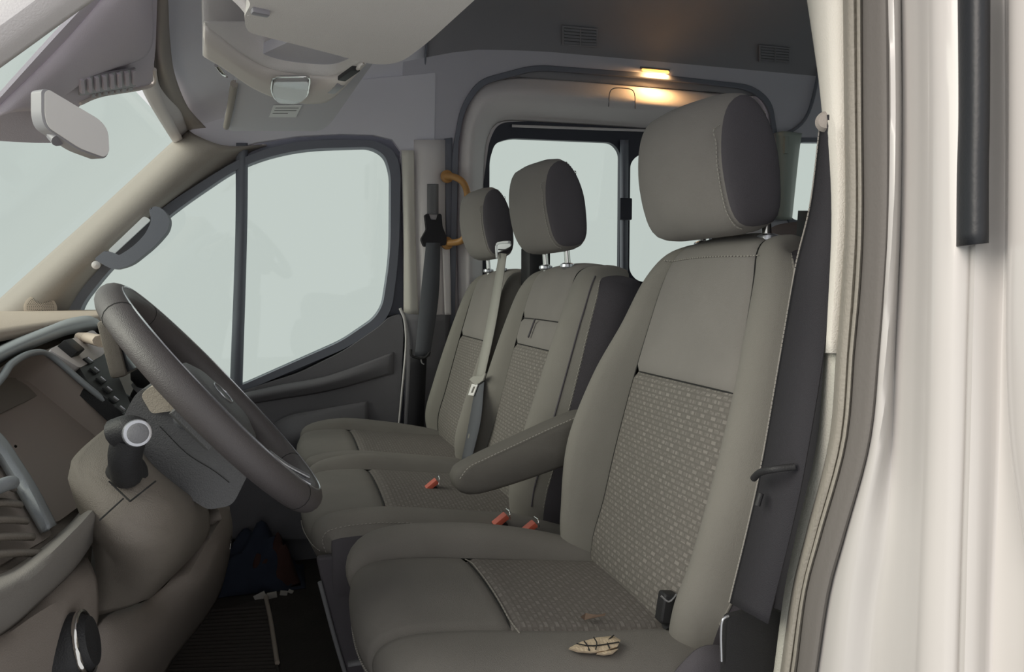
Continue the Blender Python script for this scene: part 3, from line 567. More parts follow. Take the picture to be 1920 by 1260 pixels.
for i in range(7):
    x = 168+i*11.8; y = 176-i*2.0
    plate('lower_vent_rib', [S_(x, y-4, .010), S_(x+6, y-4.5, .010), S_(x+6, y+3, .010), S_(x, y+3.5, .010)], (0.004, 0, -0.004), M['mirror_shell'], ss, bevel=0.001)
tube('rim', [S_(150, 194, .002), S_(190, 178, .002), S_(284, 160, .002), S_(290, 130, .002)], 0.004, M['console'], ss, n=20, seg=6)
settle(ss, S_(200, 120))
rm = empty('rearview_mirror', (0, 0, 0), 'rounded interior rear-view mirror hanging below the vented shroud', 'mirror')
MP, MN = U(140, 230, Y=1.22), (0.30, -0.93, -0.05)
m_ = lambda a, b, o=0.0: UP(a, b, MP, MN)+np.array(MN)*o
mo = rnd([(84, 172, 8), (92, 168, 8), (188, 225, 26), (203, 245, 12), (205, 285, 12), (196, 295, 8), (150, 278, 12), (90, 238, 14), (84, 215, 10)], 10, 5)
gl_ = plate('mirror_face', [m_(a, b, 0.0) for a, b in mo], -np.array(MN)*0.006, M['mirror'], rm, bevel=0.002, seg=3)
c0 = np.mean([m_(a, b) for a, b in mo], 0)
bo = [c0+(m_(a-3, b)-c0)*1.05-np.array(MN)*0.006 for a, b in mo]
plate('shell', bo, -np.array(MN)*0.018+np.array([-0.012, 0, 0]), M['mirror_shell'], rm, bevel=0.008, seg=4)
tube('mount_stem', [m_(110, 262, -.012), m_(100, 240, -0.05), S_(80, 215, .0)], 0.009, M['mirror_shell'], rm, n=12)
settle(rm, c0)

# grab handle on the passenger A-pillar
gh = empty('grab_handle', (0, 0, 0), 'black grab handle on the passenger windscreen pillar', 'handle')
yg = 2.235
gho = rnd([(176, 486, 6), (196, 470, 6), (206, 472, 6), (222, 480, 8), (250, 462, 20), (272, 440, 20), (284, 415, 8), (279, 392, 6), (290, 386, 8), (303, 390, 10), (319, 408, 14), (316, 432, 20), (290, 462, 30), (245, 498, 30), (215, 506, 14), (200, 500, 8)], 10, 5)
plate('grip', [U(a, b, Y=2.19) for a, b in gho], (0, .045, 0), M['rubber'], gh, bevel=.011, seg=4)
plate('pocket_plate', [U(a, b, Y=2.262) for a, b in rnd([(202, 470), (270, 405), (283, 412), (214, 476)], 5)], (0, 0.008, 0), M['label'], gh, bevel=0.002)
lathe('screw_cap', [(0, -.004), (.011, -.004), (.011, .002), (.008, .005), (0, .006)], U(180, 497, Y=2.262), (0.2, -1, 0), M['trim_grey'], gh, seg=16)
settle(gh, U(240, 450, Y=2.26))

# ================================================================ SEATS
def ringfun(w_, h, T, s, crown=0.008, NF=44, near=1.0):
    """lateral/forward points of one cross-section, from the far-side back round the front to the near-side back"""
    out = []
    for i in range(NF+1):
        q = -1+2*i/NF; aq = abs(q); hh = h*(near if q < 0 else 1.0)
        if aq < s: f = crown*(1-(aq/s)**2)
        else:
            r_ = (aq-s)/(1-s); f = hh*(max(0, math.sin(math.pi*min(1, r_)**0.85)))**0.75 if r_ < 1 else 0
            f -= 0.022*r_**5
        f -= 0.007*math.exp(-((aq-s)/0.022)**2)
        out.append((q*w_, f))
    return out
def seat_shell(root, names, st, yc, s, nT=60, split=(), s_mat='cloth', ins='weave', wv=1.0, sidem='cloth_side', bol='cloth_bolster', NF=48, near=1.0, plan=None, spine=((.74, .96), (.968, -.25))):
    """names: base word for the parts. st rows: x, z, halfwidth, bolster height, thickness, following the front face upward / backward"""
    S = cr(st, nT); P = S[:, :2]; rows = []; nrm = []; cum = [0]
    for i in range(nT):
        t = P[min(i+1, nT-1)]-P[max(i-1, 0)]; t /= np.linalg.norm(t); n = np.array([-t[1], t[0]]); nrm.append(n)
        if i: cum.append(cum[-1]+np.linalg.norm(P[i]-P[i-1]))
        rg_ = ringfun(S[i, 2], max(0, S[i, 3]), S[i, 4], s, NF=NF, near=near)
        k_ = plan(i/(nT-1)) if plan else 0
        rows.append([(P[i][0]+n[0]*f+k_*abs(l/S[i, 2])**3, yc+l, P[i][1]+n[1]*f) for l, f in rg_])
    rows = np.array(rows); lat = lambda i, j: (-1+2*j/NF)*S[i, 2]
    js = int(round((1-s)*NF/2)); je = NF-js
    def patch(nm, i0, i1, j0, j1, m, tuck=()):
        G = rows[i0:i1+1, j0:j1+1].copy()
        for ti in tuck:
            k = 0 if ti == 'a' else -1; n = nrm[i0 if ti == 'a' else i1]; G[k] += np.array([-n[0], 0, -n[1]])*0.006
        uv = [(lat(i, j)*wv, cum[i]*wv) for i in range(i0, i1+1) for j in range(j0, j1+1)]
        return grid(nm, G, m, root, uv=uv, sharp=75)
    patch('bolster', 0, nT-1, 0, js, M[bol]); patch('bolster', 0, nT-1, je, NF, M[bol])
    cuts = [0]+[int(c*(nT-1)) for c in split]+[nT-1]; mats = ins if isinstance(ins, (list, tuple)) else [ins]
    for k in range(len(cuts)-1):
        patch('insert_panel' if mats[k].startswith('weave') else 'centre_panel', cuts[k], cuts[k+1], js, je, M[mats[k]], tuck=(('a',) if k else ())+(('b',) if k < len(cuts)-2 else ()))
    D = np.array([spine[1][0], 0, spine[1][1]])/math.hypot(*spine[1]); S0 = np.array([spine[0][0], 0, spine[0][1]])
    dep = lambda a: max(.004, float((S0-np.array([a[0], 0, a[2]]))@D))
    for sgn, j in ((-1, 0), (1, NF)):
        G = []
        for i in range(nT):
            a = rows[i, j]; T = dep(a); G.append([a+D*T*q+np.array([0, sgn*(0.010*math.sin(math.pi*q)-0.02*q**4), 0]) for q in np.linspace(0, 1, 8)])
        grid('side_panel', G, M[sidem], root, sharp=75)
    G = []
    for i in range(nT):
        a = rows[i, 0]+D*dep(rows[i, 0])+np.array([0, 0.02, 0]); b = rows[i, NF]+D*dep(rows[i, NF])-np.array([0, 0.02, 0]); G.append([a*(1-q)+b*q+D*0.02*math.sin(math.pi*q) for q in np.linspace(0, 1, 8)])
    grid('back_panel', G, M[sidem], root, sharp=75)
    for j in (js, je):
        tube('seam_line', [rows[i, j]+np.array([nrm[i][0], 0, nrm[i][1]])*.0012 for i in range(6, nT-3, 2)], .0010, M['seam'], root, n=70, seg=5)
    for k in range(1, len(cuts)-1):
        i = cuts[k]; tube('seam_line', [rows[i, j]+np.array([nrm[i][0], 0, nrm[i][1]])*-.0035 for j in range(js, je+1, 3)], .0012, M['seam'], root, n=40, seg=5)
    off = lambda i, j, d: rows[i, j]+np.array([nrm[i][0], 0, nrm[i][1]])*d
    return rows, off, js, je, nT, cuts
def headrest(root, cx, cy, ztop, zbot, w_, sc=1.0, posts=(-0.07, 0.07), tilt=0.0, pb_=.012, cd_=.030):
    H = ztop-zbot; cz = (ztop+zbot)/2
    pr = [(-0.046, -0.05), (-0.056, 0.0), (-0.056, 0.05), (-0.046, 0.083), (-0.026, 0.099), (-0.006, 0.097), (0.018, 0.072), (0.038, 0.025), (0.046, -0.03), (0.046, -0.07), (0.034, -0.09), (0.0, -0.098), (-0.022, -0.094), (-0.036, -0.078)]
    P = [(cx+x*sc+tilt*z, cz+z*H/0.2) for x, z in pr]
    cover = pillow('cover', P, cy-w_/2+0.012, cy+w_/2-0.012, M['cloth'], root, n=22, rim=0.10, bulge=0.030)
    Q = cr(P, 40, True); c = Q.mean(0)
    for sg in (-1, 1):
        y0 = cy+sg*(w_/2-0.013); G = []
        for q in np.linspace(0, 1, 7):
            s = 0.90*math.cos(q*math.pi/2*0.98); G.append([((x-c[0])*s+c[0], y0+sg*(0.012*math.sin(q*math.pi/2)+0.001), (z-c[1])*s+c[1]) for x, z in Q])
        grid('side_panel', G, M['cloth_side'], root, cl_u=True, cap=True, sharp=75)
    y0 = cy-(w_/2-0.0165)
    fr = [(x, y0, z) for x, z in ((Q-c)*0.945+c)]
    k0 = min(range(40), key=lambda i: Q[i][1]+Q[i][0]*0.5)
    seamp = [fr[i % 40] for i in range(40, 0, -1)]
    sel = [p for p in fr if p[0] < cx+0.02*sc]
    sel.sort(key=lambda p: p[2])
    dashes('stitching', [np.array(p)+np.array([-0.003, -0.001, 0]) for p in sel[1:-1:2]], M['thread'], root, step=0.0055)
    for p in posts:
        tube('post', [(cx+pb_, cy+p, zbot+0.02), (cx+pb_+.007, cy+p, zbot-0.075)], 0.0065, M['chrome'], root, seg=14)
        lathe('post_collar', [(0.012, -0.004), (0.016, 0.0), (0.0155, 0.006), (0.009, 0.009)], (cx+pb_+.003, cy+p, zbot-cd_), (0, 0, 1), M['silver'], root, seg=18)

# ---- driver's seat
ds = empty('driver_seat', (0, 0, 0), 'near driver seat in grey-brown cloth, torn cushion edge showing foam', 'car seat')
back = [(.60, .385, .17, 0, .04), (.53, .395, .19, .01, .07), (.487, .43, .20, .03, .10), (.488, .48, .21, .045, .12), (.51, .54, .222, .062, .12), (.535, .63, .232, .07, .12), (.563, .74, .225, .055, .12), (.585, .83, .207, .032, .12), (.605, .905, .190, .018, .11), (.620, .948, .168, .006, .09), (.642, .968, .150, 0, .06), (.68, .975, .135, 0, .03), (.71, .968, .125, 0, .02)]
rows, off, js, je, nT, cuts = seat_shell(ds, 'backrest', back, 1.0, 0.68, nT=72, split=(0.60,), ins=('weave', 'cloth'), near=0.35)
NF = 48
def seamrun(i0, i1, j, d=0.001, step=3): return [off(i, j, d) for i in range(i0, i1, step)]
dashes('stitching', seamrun(24, nT-7, 0, 0.001)[0:], M['thread'], ds, step=0.007)
dashes('stitching', [rows[nT-13, j]+np.array([-.001, 0, .002]) for j in range(js-2, je+3, 4)], M['thread'], ds, step=0.007)
tube('seam_piping', [off(i, 0, 0.0) for i in range(18, nT-10, 3)], 0.0018, M['cloth_bolster'], ds, n=60, seg=6)
cush = [(.155, .30, .20, 0, .05), (.122, .36, .215, 0, .06), (.095, .42, .225, .004, .07), (.088, .462, .232, .014, .08), (.118, .484, .236, .028, .09), (.19, .484, .24, .036, .10), (.29, .471, .243, .040, .10), (.39, .458, .243, .033, .10), (.48, .448, .235, .018, .10), (.57, .438, .215, 0, .09)]
crow = seat_shell(ds, 'cushion', cush, 1.0, 0.54, nT=72, split=(0.555,), ins=('cushion', 'weave_dark'), bol='cushion', spine=((.3, .33), (0, -1)), near=0.12, plan=lambda t: .065*max(0, 1-t/.45))
rows, off = crow[0], crow[1]
dashes('stitching', [off(i, NF//2*0+1, 0.001) for i in range(12, 70, 3)], M['thread'], ds, step=0.006)
dashes('stitching', [rows[15, j]+np.array([-.0025, 0, .0015]) for j in range(1, NF, 4)], M['thread'], ds, step=0.006, r=.0009)
tube('seam_piping', [rows[14, j]+np.array([-.001, 0, 0]) for j in range(0, NF+1, 3)], .0022, M['cushion'], ds, n=60, seg=6)
tube('seam_piping', [rows[i, 0]+np.array([0, -.001, 0]) for i in range(3, 70, 3)], .0022, M['cushion'], ds, n=90, seg=6)
dashes('stitching', [rows[39, j]+np.array([0, 0, .001]) for j in range(js+1, je, 4)], M['thread'], ds, step=0.008, ln=0.006)
# torn patch: foam under split cloth on the near bolster
tr = [off(i, j, d) for i, j, d in ((44, 2, .004), (47, 4, .004), (50, 5, .004), (53, 5, .003), (56, 4, .003), (55, 2, .004), (51, 1, .004), (47, 1, .004))]
def surf(px, py, off_=.0015, V_=None):
    """nearest point of the cushion surface to a line of sight"""
    r = ray(px, py); r = r/np.linalg.norm(r); A = (crow[0].reshape(-1, 3) if V_ is None else V_)-CC; t = A@r; d = np.linalg.norm(A-np.outer(t, r), axis=1)
    vis = d < (0.012 if V_ is None else .02); idx = np.where(vis)[0]; i = idx[np.argmin(t[idx])] if len(idx) else int(np.argmin(d)); return CC+r*(t[i]-off_)
for k, (poly, ) in enumerate(([[(1068, 1214), (1090, 1203), (1120, 1195), (1150, 1192), (1164, 1200), (1158, 1212), (1135, 1220), (1110, 1222), (1085, 1220)]], [[(1120, 1224), (1145, 1219), (1160, 1216), (1150, 1224), (1135, 1226)]])):
    ps = [surf(a, b) for a, b in poly]; cc = np.mean(ps, 0)
    V = [cc+np.array([0, -.001, .001])]+[cc+(p-cc)*.6+np.array([0, -.001, .001]) for p in ps]+ps+[p+np.array([0, .004, -.004]) for p in ps]; n = len(ps)
    Fc = [(0, 1+i, 1+(i+1) % n) for i in range(n)]+[(1+i, 1+n+i, 1+n+(i+1) % n, 1+(i+1) % n) for i in range(n)]+[(1+n+i, 1+2*n+i, 1+2*n+(i+1) % n, 1+n+(i+1) % n) for i in range(n)]
    mesh('exposed_foam', V, Fc, M['foam'], ds, 60)['label'] = 'cream foam showing through the torn cloth'
st_ = [surf(a, b)+np.array([0, 0, .001]) for a, b in [(1088, 1158), (1098, 1151), (1118, 1154), (1136, 1151), (1134, 1156), (1112, 1160), (1096, 1164)]]
mesh('scuff_mark', st_, [tuple(range(7))], mat('scuff', (0.17, 0.115, 0.085), 0.8), ds, None)
for th in ([(1094, 1204), (1100, 1212), (1104, 1222)], [(1112, 1197), (1118, 1208), (1116, 1220)], [(1150, 1193), (1138, 1205), (1142, 1218)], [(1080, 1209), (1110, 1213), (1160, 1206)]):
    tube('loose_thread', [surf(a, b)+np.array([0, -.0015, .0022]) for a, b in th], 0.0008, M['seam'], ds, n=10, seg=5)
box('seat_base', (0.33, 1.0, 0.30), (0.40, 0.42, 0.16), M['dark'], ds, bevel=0.02)
box('pedestal', (0.36, 1.0, 0.12), (0.36, 0.40, 0.24), M['dark'], ds, bevel=0.01)
# moulded skirt on the door side
rails('side_skirt', [[(0.10, .765, .40), (.25, .745, .40), (.42, .745, .405), (.60, .76, .42)], [(0.11, .752, .36), (.25, .735, .35), (.42, .735, .35), (.62, .75, .36)], [(0.14, .77, .28), (.25, .75, .25), (.42, .75, .25), (.62, .77, .25)]], M['cloth_side'], ds, n=30, k=5, thick=0.004)
rails('recline_cover', [[(0.43, .775, .43), (.47, .765, .47), (.52, .765, .46), (.58, .775, .42)], [(0.43, .755, .38), (.47, .75, .39), (.53, .75, .39), (.60, .76, .38)]], M['cloth_side'], ds, n=20, k=4, thick=0.004)
headrest(ds, 0.612, 1.0, 1.168, 0.972, 0.262, 1.0, posts=(-0.085, 0.085), pb_=.045, cd_=.004)
# armrest on the far side of the driver's seat
ar = [U(a, b, Y=1.262)[[0, 2]] for a, b in [(845, 893), (850, 880), (870, 866), (950, 828), (1062, 778), (1100, 775), (1100, 850), (1040, 874), (960, 902), (890, 922), (866, 921), (850, 912)]]
pillow('armrest', [tuple(p) for p in ar], 1.232, 1.292, M['armrest'], ds, n=14, rim=0.22, bulge=0.0)
G_ = cr([tuple(p) for p in ar], 40, True); gc_ = G_.mean(0)
dashes('stitching', [(x, 1.2325, z) for x, z in ((G_-gc_)*0.93+gc_)[:26:2]], M['thread'], ds, step=0.006)
settle(ds, (0.33, 1.0, 0))

# ---- two-seat passenger bench
pb = empty('passenger_bench', (0, 0, 0), 'two-place front passenger bench in grey cloth beside the far door', 'car seat')
def bback(w_): return [(.55, .385, w_*.8, 0, .04), (.49, .395, w_*.88, .01, .07), (.452, .43, w_*.93, .02, .09), (.449, .50, w_, .035, .10), (.475, .59, w_, .038, .10), (.51, .72, w_, .03, .10), (.54, .83, w_*.98, .02, .11), (.558, .89, w_*.96, .012, .11), (.572, .925, w_*.90, .003, .09), (.595, .942, w_*.86, 0, .06), (.64, .947, w_*.82, 0, .03), (.67, .94, w_*.8, 0, .02)]
m_r = seat_shell(pb, 'backrest', bback(0.235), 1.555, 0.60, nT=60, split=(0.62, 0.71), ins=('weave', 'cloth', 'cloth'), NF=48, spine=((.70, .93), (.968, -.25)))
o_r = seat_shell(pb, 'backrest', bback(0.26), 2.07, 0.66, nT=60, split=(0.60,), ins=('weave', 'cloth'), NF=48, spine=((.70, .93), (.968, -.25)))
box('belt_tower', U(990, 492, Y=1.80)+np.array([.02, 0, -.02]), (.06, .075, .13), M['dark'], pb, bevel=.02, seg=4)
i_ = int(.665*59); box('strap_loop', m_r[1](i_, 24, 0.006), (.003, 0.005, 0.045), M['cloth_side'], pb, rot=Matrix.Rotation(0.3, 3, 'X') @ Matrix.Rotation(0.26, 3, 'Y'), bevel=0.001)
dashes('stitching', [m_r[1](i, 0, .002) for i in range(14, 52, 3)], M['thread'], pb, step=0.007)
tube('seam_piping', [m_r[1](i, 1, 0.001) for i in range(14, 52, 3)], 0.0016, M['cloth_side'], pb, n=50, seg=6)
def bcush(w_, z_=0.0): return [(.10, .30, w_*.9, 0, .04), (.06, .38, w_*.94, 0, .06), (.035, .44, w_*.96, 0, .07), (.038, .474, w_*.97, .006, .08), (.07, .492+z_, w_, .015, .09), (.16, .492+z_, w_, .026, .10), (.27, .478+z_, w_, .026, .10), (.38, .465+z_, w_*.99, .018, .10), (.50, .45, w_*.96, 0, .09)]
c_m = seat_shell(pb, 'cushion', bcush(0.245), 1.535, 0.68, nT=56, split=(0.52,), ins=('cushion', 'weave_dark'), bol='cushion', spine=((.3, .33), (0, -1)), near=0.5, plan=lambda t: .04*max(0, 1-t/.45))
c_o = seat_shell(pb, 'cushion', bcush(0.25, -.004), 2.05, 0.68, nT=56, split=(0.52,), ins=('cushion', 'weave_dark'), bol='cushion', spine=((.3, .33), (0, -1)), near=0.5, plan=lambda t: .04*max(0, 1-t/.45))
dashes('stitching', [c_m[1](i, 1, .001) for i in range(12, 54, 3)], M['thread'], pb, step=0.007)
dashes('stitching', [c_m[0][13, j]+np.array([-.002, 0, .001]) for j in range(2, 24, 4)], M['thread'], pb, step=0.007)
plate('side_valance', [(a, 1.288, b) for a, b in [(.045, .44), (.06, .36), (.085, .24), (.11, .175), (.14, .165), (.50, .20), (.56, .38), (.50, .43), (.3, .45)]], (0, 0.02, 0), M['cloth_side'], pb, bevel=0.006, seg=3)
tube('valance_rim', [(.050, 1.285, .40), (.078, 1.285, .28), (.104, 1.285, .19), (.125, 1.285, .168), (.17, 1.285, .168)], 0.004, M['trim_mid'], pb, n=24, seg=8)
box('bench_base', (0.32, 1.8, 0.30), (0.36, 0.9, 0.14), M['dark'], pb, bevel=0.01)
box('storage_box', (0.34, 1.82, 0.12), (0.34, 0.85, 0.24), M['dark'], pb, bevel=0.01)
headrest(pb, 0.570, 1.575, 1.172, 0.975, 0.25, 0.98)
headrest(pb, 0.565, 2.065, 1.176, 0.978, 0.235, 0.92)
settle(pb, (0.33, 1.8, 0))

# ================================================================ DASHBOARD
db = empty('dashboard', (0, 0, 0), 'brown-grey dashboard with instrument hood and side air vent at left edge', 'dashboard')
prof = [(-.84, .76), (-.80, .81), (-.60, .830), (-.42, .826), (-.335, .822), (-.312, .812), (-.300, .790), (-.255, .742), (-.215, .700), (-.19, .655), (-.175, .60), (-.165, .52), (-.19, .42), (-.26, .34), (-.40, .28), (-.84, .25)]
def dash_sec(y, d=0.0): return [(x-0.02*math.sin(math.pi*(y-.6)/1.8)-0.045*min(1, max(0, (x+.6)/.2)), y, z) for x, z in cr(prof, 60)]
# passenger side and centre body
gd = grid('body', [dash_sec(y) for y in np.linspace(1.22, 2.38, 16)], M['dash'], db, sharp=50)
gt = grid('body', [[(x-0.05 if z < .80 and x > -.32 else x, y_, z) for x, y_, z in dash_sec(y)] for y in np.linspace(0.60, 1.22, 10)], M['dash'], db, sharp=50)
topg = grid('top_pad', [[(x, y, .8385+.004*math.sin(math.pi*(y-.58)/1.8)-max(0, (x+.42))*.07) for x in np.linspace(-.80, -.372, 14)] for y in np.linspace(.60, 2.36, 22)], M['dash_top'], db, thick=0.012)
tube('defroster_slot', [U(0, 602, Y=2.0), U(60, 599, Y=2.05), U(100, 597, Y=2.1)], 0.005, M['seam'], db, n=14, flat=(1, .5))
# light rim that outlines the hood, near end round to the far corner
rim_ = [(-160, 740), (0, 655), (60, 628), (120, 606), (168, 598), (188, 606), (212, 640), (222, 660)]
rimY = [.62, .80, .95, 1.15, 1.30, 1.36, 1.40, 1.40]
rails('hood_rim', [[F(a-2, b-5, -.05) for (a, b) in rim_], [F(a, b, -.005) for (a, b) in rim_], [F(a+4, b+10, .006) for (a, b) in rim_], [F(a+6, b+22, -.008) for (a, b) in rim_]], M['bezel'], db, n=50, k=5, thick=0.003)
cp = [(-170, 790), (0, 690), (30, 668), (90, 655), (150, 628), (182, 620), (204, 648), (200, 690), (238, 745), (262, 800), (240, 860), (150, 1000), (60, 1060), (-170, 1100)]
clo = rnd([(-120, 860, 10), (8, 705, 30), (28, 678, 20), (62, 663, 14), (96, 668, 20), (160, 722, 30), (232, 782, 10), (236, 800, 8), (215, 900, 30), (100, 985, 20), (40, 890, 30), (0, 835, 20), (-100, 900)], 12, 6)
plate('fascia', [F(a, b, -.004) for a, b in rnd(cp, 14, 5)], (-0.02, 0, -0.02), M['dash'], db, holes=[[F(a, b, -.004) for a, b in clo]], bevel=0.004)
A_ = [F(a, b, 0.002) for a, b in clo]; cA = np.mean(A_, 0)
grid('cluster_recess', [[cA+(p-cA)*s+np.array([-1, 0, -.9])*d for p in A_] for s, d in ((1.0, 0), (.99, .02), (.97, .032), (.7, .034), (.4, .034), (0.02, .034))], M['recess'], db, cl_u=True, sharp=60)
tube('cluster_bezel', [F(a, b, 0.004) for a, b in [(-100, 820), (0, 712), (22, 682), (60, 662), (96, 668), (160, 722), (234, 782), (245, 800)]], 0.0045, M['bezel'], db, n=50, seg=8)
# bright strip between cluster and side vent
rails('vent_surround', [[F(a, b, .006) for a, b in [(-60, 775), (0, 815), (38, 868), (70, 920), (104, 985)]], [F(a, b, .018) for a, b in [(-70, 790), (-6, 832), (30, 880), (60, 930), (92, 992)]], [F(a, b, .006) for a, b in [(-80, 805), (-14, 850), (18, 895), (46, 942), (80, 1000)]]], M['bezel'], db, n=30, k=5, thick=0.003)
plate('vent_housing', [F(a, b, .0) for a, b in rnd([(-120, 840), (0, 862), (60, 950), (98, 1000), (88, 1010), (0, 1060), (-120, 1090)], 10)], (-0.03, 0, -0.03), M['dash_low'], db, bevel=0.004)
for i in range(5):
    y_ = 905+i*32
    rails('vent_blade', [[F(-80, y_+10, .010), F(0, y_, .014), F(28+i*12, y_+8-i*2, .012)], [F(-80, y_+22, .018), F(0, y_+10, .022), F(30+i*12, y_+16-i*2, .014)]], M['dash'], db, n=10, k=3, thick=0.003)
tube('vent_slider', [F(-20, 920, .026), F(10, 908, .03), F(22, 905, .026)], 0.006, M['bezel'], db, n=10)
# knee panel below the column and the lower sweep of the dash
knee = [[(215, 792), (134, 868), (142, 930), (160, 975), (180, 1040), (186, 1150)],
        [(226, 796), (198, 868), (212, 930), (230, 1010), (250, 1070), (240, 1135)],
        [(236, 806), (262, 868), (300, 925), (325, 985), (315, 1050), (262, 1125)],
        [(262, 846), (300, 890), (345, 926), (388, 958), (378, 1020), (280, 1120)]]
kx = [[-.20, -.195, -.185, -.18, -.19, -.22], [-.19, -.165, -.15, -.14, -.15, -.19], [-.18, -.14, -.115, -.105, -.12, -.18], [-.19, -.14, -.11, -.105, -.13, -.19]]
cpn = rails('column_panel', [[U(a, b, X=x) for (a, b), x in zip(r_, k_)] for r_, k_ in zip(knee, kx)], M['dash'], db, n=30, k=7, thick=0.005)
kn2 = [[(386, 950), (378, 1000), (340, 1065), (280, 1120), (180, 1160)], [(425, 945), (434, 985), (432, 1040), (405, 1130), (300, 1262), (270, 1330)]]
rails('knee_bolster', [[U(a, b, X=x) for (a, b), x in zip([(388, 948), (376, 1010), (330, 1075), (275, 1125), (190, 1165), (150, 1290)], [-.12, -.13, -.16, -.19, -.22, -.25])],
                       [U(a, b, X=x) for (a, b), x in zip([(410, 945), (412, 1000), (385, 1075), (340, 1140), (245, 1230), (200, 1330)], [-.10, -.105, -.125, -.16, -.20, -.23])],
                       [U(a, b, X=x) for (a, b), x in zip([(428, 950), (434, 1000), (420, 1080), (396, 1140), (320, 1240), (280, 1330)], [-.115, -.115, -.13, -.16, -.21, -.24])]], M['dash_low'], db, n=30, k=7, thick=0.005)
tube('chrome_edge', [U(432, 1000, X=-.112), U(433, 1012, X=-.112), U(431, 1030, X=-.114)], 0.0012, M['chrome'], db, n=8, seg=6)
rails('lower_sweep', [[U(a, b, X=x) for (a, b), x in zip([(-150, 1130), (0, 1082), (60, 1045), (130, 985), (165, 940)], [-.20]*5)],
                      [U(a, b, X=x) for (a, b), x in zip([(-150, 1185), (0, 1120), (70, 1070), (150, 990), (185, 950)], [-.165]*5)],
                      [U(a, b, X=x) for (a, b), x in zip([(-150, 1260), (0, 1190), (70, 1130), (140, 1060), (186, 990)], [-.185]*5)]], M['dash_mid'], db, n=24, k=6, thick=0.004)
rails('lower_cover', [[U(a, b, X=x) for (a, b), x in zip([(-150, 1255), (0, 1186), (70, 1127), (140, 1058), (158, 1040)], [-.19]*5)],
                      [U(a, b, X=x) for (a, b), x in zip([(-150, 1300), (0, 1230), (80, 1170), (160, 1110), (178, 1090)], [-.175]*5)],
                      [U(a, b, X=x) for (a, b), x in zip([(-150, 1400), (20, 1380), (90, 1350), (150, 1330), (182, 1150)], [-.19]*5)]], M['dash_low'], db, n=24, k=6, thick=0.004)
cpv = np.array([v.co[:] for v in cpn.data.vertices])
for pts in ([(204, 902), (244, 940)], [(244, 940), (292, 902)], [(186, 976), (232, 934)]):
    q_ = [np.array(pts[0])*(1-t)+np.array(pts[1])*t for t in (0, .33, .66, 1)]
    tube('panel_joint', [surf(a, b, .006, cpv) for a, b in q_], .0008, M['seam'], db, n=12, seg=6)
# rotary light switch at bottom left
kb = U(150, 1208, X=-.165)
lathe('rotary_switch', [(.0, -.03), (.024, -.03), (.027, -.004), (.026, .002), (.022, .006), (.020, .010), (0, .012)], kb, (.97, .02, .20), M['dark'], db)
tube('switch_ring', [np.array(kb)+np.array(basis((-.02, 1, 0.0), (-.20, 0, .98))@Vector((math.cos(t), math.sin(t), 0)))*.0255+np.array([.97, .02, .20])*.004 for t in np.linspace(0, 2*math.pi, 16, endpoint=False)], 0.0022, M['chrome'], db, closed=True, n=40, seg=6)
# centre stack seen past the wheel
plate('centre_panel', [F(a, b, .012) for a, b in rnd([(92, 655), (150, 628), (175, 618), (196, 640), (196, 664), (150, 690)], 6)], (-0.015, 0, -0.015), M['trim_grey'], db, bevel=0.003)
plate('switch_strip', [F(a, b, .010) for a, b in rnd([(148, 688), (168, 668), (198, 664), (222, 705), (246, 760), (234, 780), (165, 716)], 5)], (-0.015, 0, -0.015), M['dark'], db, bevel=0.003)
box('card_slot', F(131, 655, .016), (.025, .045, .02), M['dark'], db, rot=Matrix.Rotation(math.radians(45), 3, 'Y'), bevel=0.003)
for i in range(6):
    p = F(166+i*12, 676+i*18, .014); box('switch_key', p, (.012, .03, .003), M['dark'], db, rot=Matrix.Rotation(math.radians(45), 3, 'Y'), bevel=0.002)
    box('key_light_edge', p+np.array([.006, -.018, .003]), (.009, .0015, .003), M['silver'], db, rot=Matrix.Rotation(math.radians(45), 3, 'Y'), bevel=0.001)
settle(db, (-.5, 1.4, .25))
# multimedia display standing on the centre stack
sc_ = empty('display_screen', (0, 0, 0), 'upright dark display on a bracket above the centre stack', 'screen')
p0, p1 = U(196, 603, Y=1.16), U(222, 706, Y=1.16); ctr = (p0+p1)/2; axd = p1-p0
Bs = basis((0, 1, 0), axd)
box('housing', ctr+np.array([-.0, .085, 0]), (.17, np.linalg.norm(axd)*1.05, .022), M['dash'], sc_, rot=Bs, bevel=0.009, seg=4)
box('glass_face', ctr+np.array([.0125, .085, .004]), (.16, np.linalg.norm(axd)*.95, .003), M['screen'], sc_, rot=Bs, bevel=0.001)
tube('bracket', [F(148, 634, .01), F(166, 634, .025), U(192, 640, Y=1.20)], 0.013, M['dash_top'], sc_, n=12, flat=(1, .7))
settle(sc_, ctr)

# ---- gear lever glimpsed under the wheel rim
gl = empty('gear_lever', (0, 0, 0), 'gear lever with silver collar seen between wheel rim and dashboard', 'gear lever')
gA = U(262, 735, Y=1.42)
tube('lever', [gA+np.array([-.02, 0, -.06]), gA, gA+np.array([.014, 0, .012])], .012, M['dark'], gl, n=10)
tube('collar', [gA+np.array([.0, 0, .0]), gA+np.array([.018, 0, .016])], .019, M['silver'], gl, seg=16)
bpy_k = lathe('knob', [(.012, -.01), (.022, 0), (.026, .02), (.022, .042), (.010, .05), (0, .051)], gA+np.array([.010, -.01, .02]), (.2, -.1, .95), M['dark'], gl)
rails('gaiter', [[gA+np.array([-.07, -.05, -.02]), gA+np.array([-.03, -.06, -.05]), gA+np.array([.02, -.05, -.09])], [gA+np.array([-.03, 0, .0]), gA+np.array([-.01, -.01, -.01]), gA+np.array([.01, 0, -.04])], [gA+np.array([-.07, .06, -.02]), gA+np.array([-.03, .06, -.05]), gA+np.array([.02, .06, -.09])]], M['dark'], gl, n=12, k=5, thick=.003)
settle(gl, gA)
